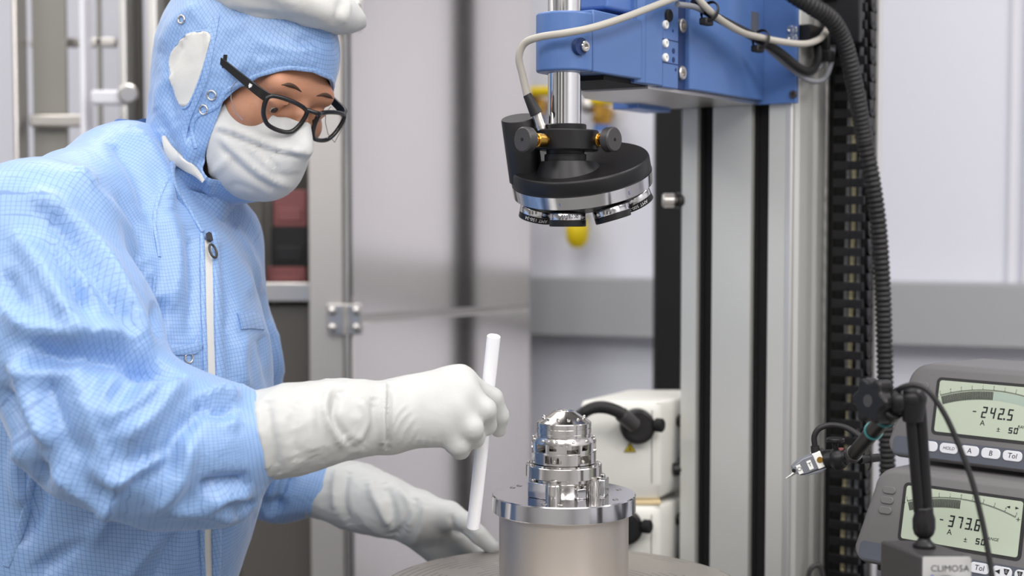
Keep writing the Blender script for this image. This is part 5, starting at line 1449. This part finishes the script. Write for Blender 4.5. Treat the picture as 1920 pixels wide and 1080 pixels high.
def build_mask(t):
    def f(X):
        L = (X - H0.astype(np.float32)) @ HB.T.astype(np.float32); e = lambda c, r: ell_sdf(L, c, r)
        d = e((.03, 0, -.054), (.075, .073, .072))
        d = smin(d, e((.062, 0, -.055), (.060, .036, .046)), .018)
        d = smin(d, e((.055, 0, -.085), (.05, .050, .034)), .025)
        d = smin(d, cone_sdf(L, (.098, 0, -.006), (.117, 0, -.034), .0095, .0135), .012)
        return d
    c = hl(.04, 0, -.06); V, F = sdf_mesh(f, grid(c - .13, c + .13, .0036), 2)
    V = folds(V, F, [([(393, 237), (424, 241), (473, 259), (517, 276), (560, 284), (597, 289)], .0042, 5), ([(396, 244), (424, 250), (470, 269), (515, 286), (560, 294), (597, 300)], -.004, 5),
                     ([(408, 252), (439, 281), (487, 322), (539, 348), (560, 352)], .0032, 7), ([(404, 264), (432, 294), (480, 335), (525, 360)], -.0035, 7), ([(458, 262), (487, 293), (517, 322)], .0022, 7), ([(470, 262), (500, 296), (528, 322)], -.002, 6),
                     ([(393, 330), (421, 304), (432, 285)], .0025, 8), ([(440, 196), (490, 214), (520, 234), (596, 240)], -.0010, 4), ([(590, 318), (550, 330), (500, 325)], -.002, 8), ([(425, 345), (460, 350), (500, 372)], -.0016, 8)])
    V = wrinkle(V, F, .0003, 40, 2)
    L = tohead(V)
    # upper edge from the cheek up over the bridge of the nose; side edge in front of the ear
    ab = np.abs(L[:, 1]); top = np.interp(ab, [0, .010, .026, .052, .068, .09], [-.006, -.009, -.014, -.009, -.003, .003])
    g = np.maximum(L[:, 2] - top, .043 - L[:, 0] - .15 * np.minimum(L[:, 2] + .06, 0))
    V, F = clip(V, F, g); me = np_mesh('face_mask', V, F); o = link_mesh('face_mask', me, M['mask'], t)
    s = o.modifiers.new('thick', 'SOLIDIFY'); s.thickness = .001; s.offset = 1
    N = vnormals(V, F)
    return o, V, F, N

def build_glasses(t):
    g = bpy.data.objects.new('safety_glasses', None); COL.objects.link(g); b = wl(t); g.location = Vector(hl(.1, 0, 0)); 
    tag(g, 'black framed spectacles with clear side shields on the face of the person', 'glasses')
    fr = MB(); lens = []
    wrap = .15
    def lp(s, x, y):
        """point on a lens plane: x outwards from the nose, y up"""
        f = .1140 - wrap * max(x, 0) - (x * x) * 1.2 - .10 * (y + .004) * -1 * .5
        return hl(f, s * (x), y)
    prof = catmull_closed([(x, y * .88) for x, y in [(.009, .004), (.014, .0105), (.028, .014), (.046, .0150), (.0595, .0125), (.0622, .0035), (.0585, -.012), (.049, -.0235), (.034, -.027), (.019, -.0245), (.0115, -.013)]], 6)
    for s in (1, -1):
        pts = [lp(s, x, y) for x, y in prof]
        fr.loop_tube(pts, .0022, 10, (.0026, .0030, HF))
        lens.append([lp(s, x, y) - HF * .0005 for x, y in prof])
    br = [lp(1, .012, .0085), hl(.119, .004, .0095), hl(.119, -.004, .0095), lp(-1, .012, .0085)]
    fr.tube(catmull(br, 6), .0026, 10)
    fr.build('rim', M['glassdark'], g, 60)
    for s, L in zip((1, -1), lens):
        b = MB(); n = len(L); c = np.mean(L, 0) + HF * .0015; o1 = [p for p in L]; o2 = [p - HF * .0016 for p in L]
        b.add(o1 + o2 + [c, c - HF * .0016], [(i, (i + 1) % n, 2 * n) for i in range(n)] + [(n + (i + 1) % n, n + i, 2 * n + 1) for i in range(n)] + [(i, n + i, n + (i + 1) % n, (i + 1) % n) for i in range(n)])
        b.build('lens', M['glass'], g, 60)
    for s in (1, -1):
        a = lp(s, .0605, .008); pts = [a, hl(.088, s * .0715, .0115), hl(.06, s * .0765, .0155), hl(.03, s * .0815, .02), hl(.0, s * .0835, .022), hl(-.03, s * .080, .014)]
        tb = MB(); cv = catmull(pts, 5); n = len(cv); V = []; Fs = []
        for i, p in enumerate(cv):
            tn = unit(cv[min(i + 1, n - 1)] - cv[max(i - 1, 0)]); up = unit(HU - tn * (HU @ tn)); sd = np.cross(tn, up)
            hh = .0058 - .0022 * min(i / n * 1.6, 1); V += [p + up * hh + sd * .0018, p + up * hh - sd * .0018, p - up * hh - sd * .0018, p - up * hh + sd * .0018]
        for i in range(n - 1):
            for k in range(4): Fs.append((4 * i + k, 4 * i + (k + 1) % 4, 4 * i + 4 + (k + 1) % 4, 4 * i + 4 + k))
        Fs += [(3, 2, 1, 0), tuple(4 * (n - 1) + k for k in range(4))]
        tmp = tb.add(V, Fs).build('temple_arm', M['glassdark'], g, 40, .0006)
        q = hl(.082, s * (.0728 + .0022), .0122); outv = HR * s; x = unit(-HF); B = frame(q, x, HU, outv)
        MB().prism([(-.0024, .0022), (-.0024, -.0008), (0, -.003), (.0024, -.0008), (.0024, .0022)], -.001, .0004, B).build('emblem', M['inkw'], tmp)
        sh = MB(); poly = [(.094, .003), (.060, .0085), (.056, -.002), (.062, -.012), (.074, -.022), (.0905, -.026)]
        V = [hl(f, s * (.0735 + (.09 - f) * .06), u) for f, u in poly] + [hl(f, s * (.0747 + (.09 - f) * .06), u) for f, u in poly]; m = len(poly)
        sh.add(V, [tuple(range(m)), tuple(m + k for k in reversed(range(m)))] + [(k, (k + 1) % m, m + (k + 1) % m, m + k) for k in range(m)])
        sd = sh.build('side_shield', M['glass'], g, 40)
        MB().tube([hl(f, s * (.0741 + (.09 - f) * .06), u) for f, u in poly[1:]], .0005, 6).build('shield_edge', M['cableg'], sd)
    return g

def build_glove(t, fun, cuff, lo, hi, strokes, label=None):
    """cuff: list of (place, radius) from the open end to the wrist"""
    cf = lambda X: tube_chain(X, cuff, .02)
    f = lambda X: smin(fun(X), cf(X), .012)
    V, F = sdf_mesh(f, grid(lo, hi, .0027), 1)
    V = folds(V, F, strokes)
    a = unit(cuff[1][0] - cuff[0][0]); g = -((V - cuff[0][0]) @ a) 
    # the cuff wrinkles more than the hand
    V1, F1 = clip(V, F, g)
    d = (V1 - cuff[0][0]) @ a; Lc = np.linalg.norm(cuff[-1][0] - cuff[0][0]); w = np.clip((Lc - d) / .03, 0.25, 1)
    V2 = wrinkle(V1, F1, .0016, 26, 4, 3); V1 = V1 + (V2 - V1) * w[:, None]
    o = link_mesh('glove', np_mesh('glove', V1, F1), M['glove'], t)
    s = o.modifiers.new('thick', 'SOLIDIFY'); s.thickness = .0009; s.offset = -1
    # rolled bead at the open end
    x, y = perp(a); c = cuff[0][0] + a * .0006
    e = np.abs(d) < .004; Pn = V1[e] - c; ang = np.arctan2(Pn @ y, Pn @ x); rad = np.hypot(Pn @ x, Pn @ y); pts = []
    for q in np.linspace(-PI, PI, 48, endpoint=False):
        k = np.abs((ang - q + PI) % (2 * PI) - PI) < .2; r = np.median(rad[k]) if k.any() else np.median(rad)
        pts.append(c + r * (math.cos(q) * x + math.sin(q) * y))
    MB().loop_tube(pts, .0028, 10).build('cuff_bead', M['glove'], o, 60)
    return o

CUFF_R = [(P(462, 823, 1.425), .0435), (P(540, 808, 1.43), .0435), (P(620, 790, 1.45), .0385), (P(680, 783, 1.468), .0345), (P(716, 783, 1.475), .032)]
CUFF_L = [(P(592, 910, 1.866), .0415), (P(670, 932, 1.864), .0405), (P(720, 950, 1.850), .036), (P(775, 962, 1.838), .0315)]
FG_R = [([(722, 712), (718, 785), (716, 850)], .0045, 5), ([(732, 708), (729, 785), (727, 850)], -.0045, 5), ([(622, 725), (608, 770), (640, 830), (650, 845)], .0045, 8), ([(640, 725), (625, 780), (660, 835)], -.0045, 8),
        ([(480, 745), (490, 820), (505, 900)], .003, 7), ([(500, 745), (510, 820), (525, 895)], -.003, 8), ([(560, 750), (548, 800), (560, 870)], -.0025, 12), ([(590, 740), (580, 800), (590, 860)], .0025, 12), ([(670, 740), (690, 790), (660, 840)], .003, 8), ([(700, 740), (700, 800), (680, 845)], -.003, 8),
        ([(735, 800), (745, 775), (765, 755)], .0009, 3), ([(738, 820), (750, 790), (775, 765)], .0009, 3), ([(748, 835), (760, 805), (780, 780)], .0009, 3), ([(762, 838), (775, 815), (785, 795)], .0009, 3), ([(778, 838), (785, 818)], .0009, 3), ([(792, 838), (796, 820)], .0008, 3), ([(808, 838), (810, 822)], .0008, 3), ([(822, 838), (822, 822)], .0008, 3)]
FG_L = [([(640, 870), (625, 910), (630, 970)], .003, 7), ([(655, 880), (645, 930), (655, 990)], -.0035, 8), ([(690, 890), (705, 940), (740, 1000)], .004, 9), ([(720, 900), (735, 950), (735, 1010)], -.004, 9), ([(740, 905), (770, 950), (760, 1000)], .0035, 8), ([(780, 930), (760, 980), (735, 1015)], -.004, 7), ([(800, 935), (790, 985), (770, 1030)], .003, 7),
        ([(845, 960), (850, 990), (870, 1005)], -.003, 5), ([(858, 990), (880, 1000), (905, 1025)], -.0012, 4)]

def face_pt(r, u):
    """point on the skin straight ahead of a place in the head"""
    f = np.linspace(.02, .14, 121); Q = np.array([hl(a, r, u) for a in f], np.float32); d = head_field(Q)
    return hl(f[np.where(d < 0)[0].max()], r, u)

def build_person():
    t = thing('person', (TC[0] - .02, TC[1] + .02, 0), 'person in blue cleanroom coverall, hood and white mask, leaning over with a white rod', 'person')
    # one continuous body inside the clothing
    ax = [axis_mix(-.72, .06, -.36, -.17, .0026, .011), axis_mix(1.28, 1.98, 1.53, 1.73, .0026, .011), axis_mix(.78, 1.70, 1.44, 1.6, .0026, .011)]
    V, F = sdf_mesh(body_field, ax, 1)
    body = link_mesh('body', np_mesh('body', V, F), M['skin'], t)
    for s in (1, -1):
        e = MB(); c = hl(.0788, s * .033, -.002); fw = unit(HF - .52 * HU)
        e.sphere(c, .0113, 24); ey = e.build('eye', M['eye'], body, 60)
        x, y = perp(fw); MB().lathe([(.0046, .0103), (.0034, .0110), (.0001, .0115)], 20, frame(c, x, y, fw)).build('iris', M['iris'], ey, 60)
        b = MB(); src = [(0, .012, .0235), (0, .023, .0265), (0, .033, .0268), (0, .042, .0245)]
        pts = catmull([face_pt(s * r, u) for f, r, u in src], 6); b.tube(pts, .003, 8, lambda i, m: .0002 + .0025 * math.sin(PI * (i + .5) / m)); b.build('eyebrow', M['hair'], body, 60)
    cv, Vc, Fc, Nc = build_coverall(t)
    hood, Vh, Fh, Nh = build_hood(t)
    mask, Vm, Fm, Nm = build_mask(t)
    build_glasses(t)
    # collar: stand-up band round the neck
    axn = unit(TF * .60 + ZA * .78); c0 = P(338, 284, 1.70); x = unit(TF - axn * (TF @ axn)); y = np.cross(axn, x)
    col = MB(); n = 72; V = []; Fs = []
    for (h, ra, rb) in ((-.075, .100, .098), (-.04, .092, .088), (-.012, .084, .080), (.0, .082, .079), (.0005, .079, .076), (-.02, .079, .075), (-.07, .094, .092)):
        for k in range(n):
            a = 2 * PI * k / n; dip = -.008 * max(math.cos(a), 0) ** 2 - .016 * max(-math.cos(a), 0); wv = .003 * math.sin(5 * a + 1) + .002 * math.sin(9 * a)
            V.append(c0 + axn * (h + dip * (1 if h > 0 else .6)) + x * ((ra + wv) * math.cos(a)) + y * ((rb + wv) * math.sin(a)))
    for i in range(7):
        j = (i + 1) % 7
        for k in range(n): Fs.append((i * n + k, i * n + (k + 1) % n, j * n + (k + 1) % n, j * n + k))
    co = col.add(V, Fs).build('collar', M['cloth'], cv, 60); flat_uv(co, .9)
    # zip, placket, flaps, pocket, seams
    zipl = [(389, 452), (391, 520), (394, 600), (396, 690), (397, 790), (394, 890), (390, 985), (392, 1085)]
    ribbon('zip_lining', zipl, .0125, .0010, Vc, Nc, M['white_cloth'], cv, .0004)
    ribbon('placket', [(402, 440), (404, 520), (406, 600), (410, 690), (412, 790), (408, 890), (403, 985), (404, 1085)], .013, .0045, Vc, Nc, M['cloth'], cv, .001)
    ribbon('placket', [(378, 440), (379, 520), (381, 600), (384, 690), (385, 790), (382, 890), (378, 985), (380, 1085)], .006, .0025, Vc, Nc, M['cloth'], cv, .0005)
    p, nn = surf_hit(388, 450, Vc, Nc); q, _ = surf_hit(394, 480, Vc, Nc)
    zz = MB(); ax_ = unit(q - p); sd = unit(np.cross(ax_, nn)); B = frame(p + nn * .004, sd, ax_, nn)
    zz.prism(rrect(.006, .011, .002), 0, .004, B); zz.loop_tube([B @ Vector((.0055 * math.cos(a), .019 + .0085 * math.sin(a), .003)) for a in np.linspace(0, 2 * PI, 24, endpoint=False)], .0014, 8); zz.build('zip_puller', M['darkgrey'], cv)
    ribbon('chest_flap', [(448, 602), (470, 600), (494, 603)], .019, .0022, Vc, Nc, M['cloth'], cv, .0006)
    ribbon('pocket_edge', [(302, 654), (325, 656), (350, 656), (366, 654), (372, 640)], .011, .002, Vc, Nc, M['cloth'], cv, .0008)
    p, nn = surf_hit(353, 671, Vc, Nc); ring_on(p, nn, .0052, .0012, 'snap_ring', cv)
    ribbon('raglan_seam', [(314, 325), (300, 360), (290, 393), (292, 440), (300, 482)], .0042, .0013, Vc, Nc, M['cloth'], cv, .0004)
    ribbon('collar_seam', [(251, 214), (285, 268), (314, 323), (345, 375), (366, 409), (380, 434)], .0075, .0022, Vc, Nc, M['cloth'], cv, .0006)
    ribbon('front_seam', [(290, 520), (288, 580), (292, 640)], .004, .0012, Vc, Nc, M['cloth'], cv, .0004)
    ribbon('side_seam', [(62, 840), (58, 920), (40, 990), (12, 1060)], .008, .0016, Vc, Nc, M['cloth'], cv, .0004)
    # gloves
    build_glove(t, WR_HAND, CUFF_R, P(430, 930, 1.5) * (1, 0, 1) + (0, 1.36, 0), P(962, 640, 1.5) * (1, 0, 1) + (0, 1.60, 0), FG_R)
    build_glove(t, WL_HAND, CUFF_L, np.array([P(540, 0, 1.86)[0], 1.755, .86]), np.array([P(950, 0, 1.8)[0], 1.93, 1.12]), FG_L)
    # trousers and overshoes, below the picture
    pc = np.array([TC[0] - .05, TC[1] + .02, 0])
    def f_leg(X):
        d = None
        for s in (-1, 1):
            c = tube_chain(X, [(pc + TL * s * .09 + ZA * .84, .115), (pc + TL * s * .11 + TF * .03 + ZA * .48, .09), (pc + TL * s * .12 + ZA * .13, .07)], .03); d = c if d is None else smin(d, c, .03)
        return d
    V, F = sdf_mesh(f_leg, [np.arange(-.8, -.1, .014), np.arange(1.3, 2.0, .014), np.arange(.02, .98, .014)], 2)
    me = np_mesh('trousers', V, F); set_uv(me, V, F, torso_uv, .15); link_mesh('trousers', me, M['cloth'], cv)
    for s in (-1, 1):
        a = pc + TL * s * .12; MB().tube([a - TF * .06 + ZA * .045, a + TF * .02 + ZA * .05, a + TF * .12 + ZA * .042, a + TF * .19 + ZA * .035], .045, 16, lambda i, m: (.044, .048, .042, .034)[i]).build('overshoe', M['white_cloth'], t, 60)
    # the white rod held in the right hand
    a = P(926, 629, 1.512); b = P(887, 990, 1.56); x, y = perp(b - a); L = np.linalg.norm(b - a); r = .0073
    o = MB().lathe([(.0001, 0), (r - .001, 0), (r, .001), (r, L - .001), (r - .001, L), (.0001, L)], 40, frame(a, x, y, unit(b - a))).build('white_rod', M['rod'], None, 40, base=a)
    tag(o, 'plain white plastic rod gripped in the gloved right hand', 'rod')
make_materials()
setup_camera()
build_room(); build_enclosure(); build_post(); build_valves()
build_machine(); build_turret(); build_cables(); build_chain(); build_hose()
build_table(); build_pedestal(); build_optic(); build_lamps(); build_bench()
build_readout((1702, 910), 1.62, '-373.6', 'lower grey readout showing -373.6 on its greenish display, behind the magnetic stand', BENCH, True)
build_readout((1764, 713), 1.665, '-242.5', 'upper grey readout showing -242.5, standing on the other readout', BENCH + .1235, False)
build_stand()
if 'build_person' in globals(): build_person()
SC.view_settings.view_transform = 'Standard'; SC.view_settings.look = 'None'; SC.view_settings.gamma = 1.0
SC.view_settings.use_curve_mapping = False; SC.view_settings.exposure = 0.0
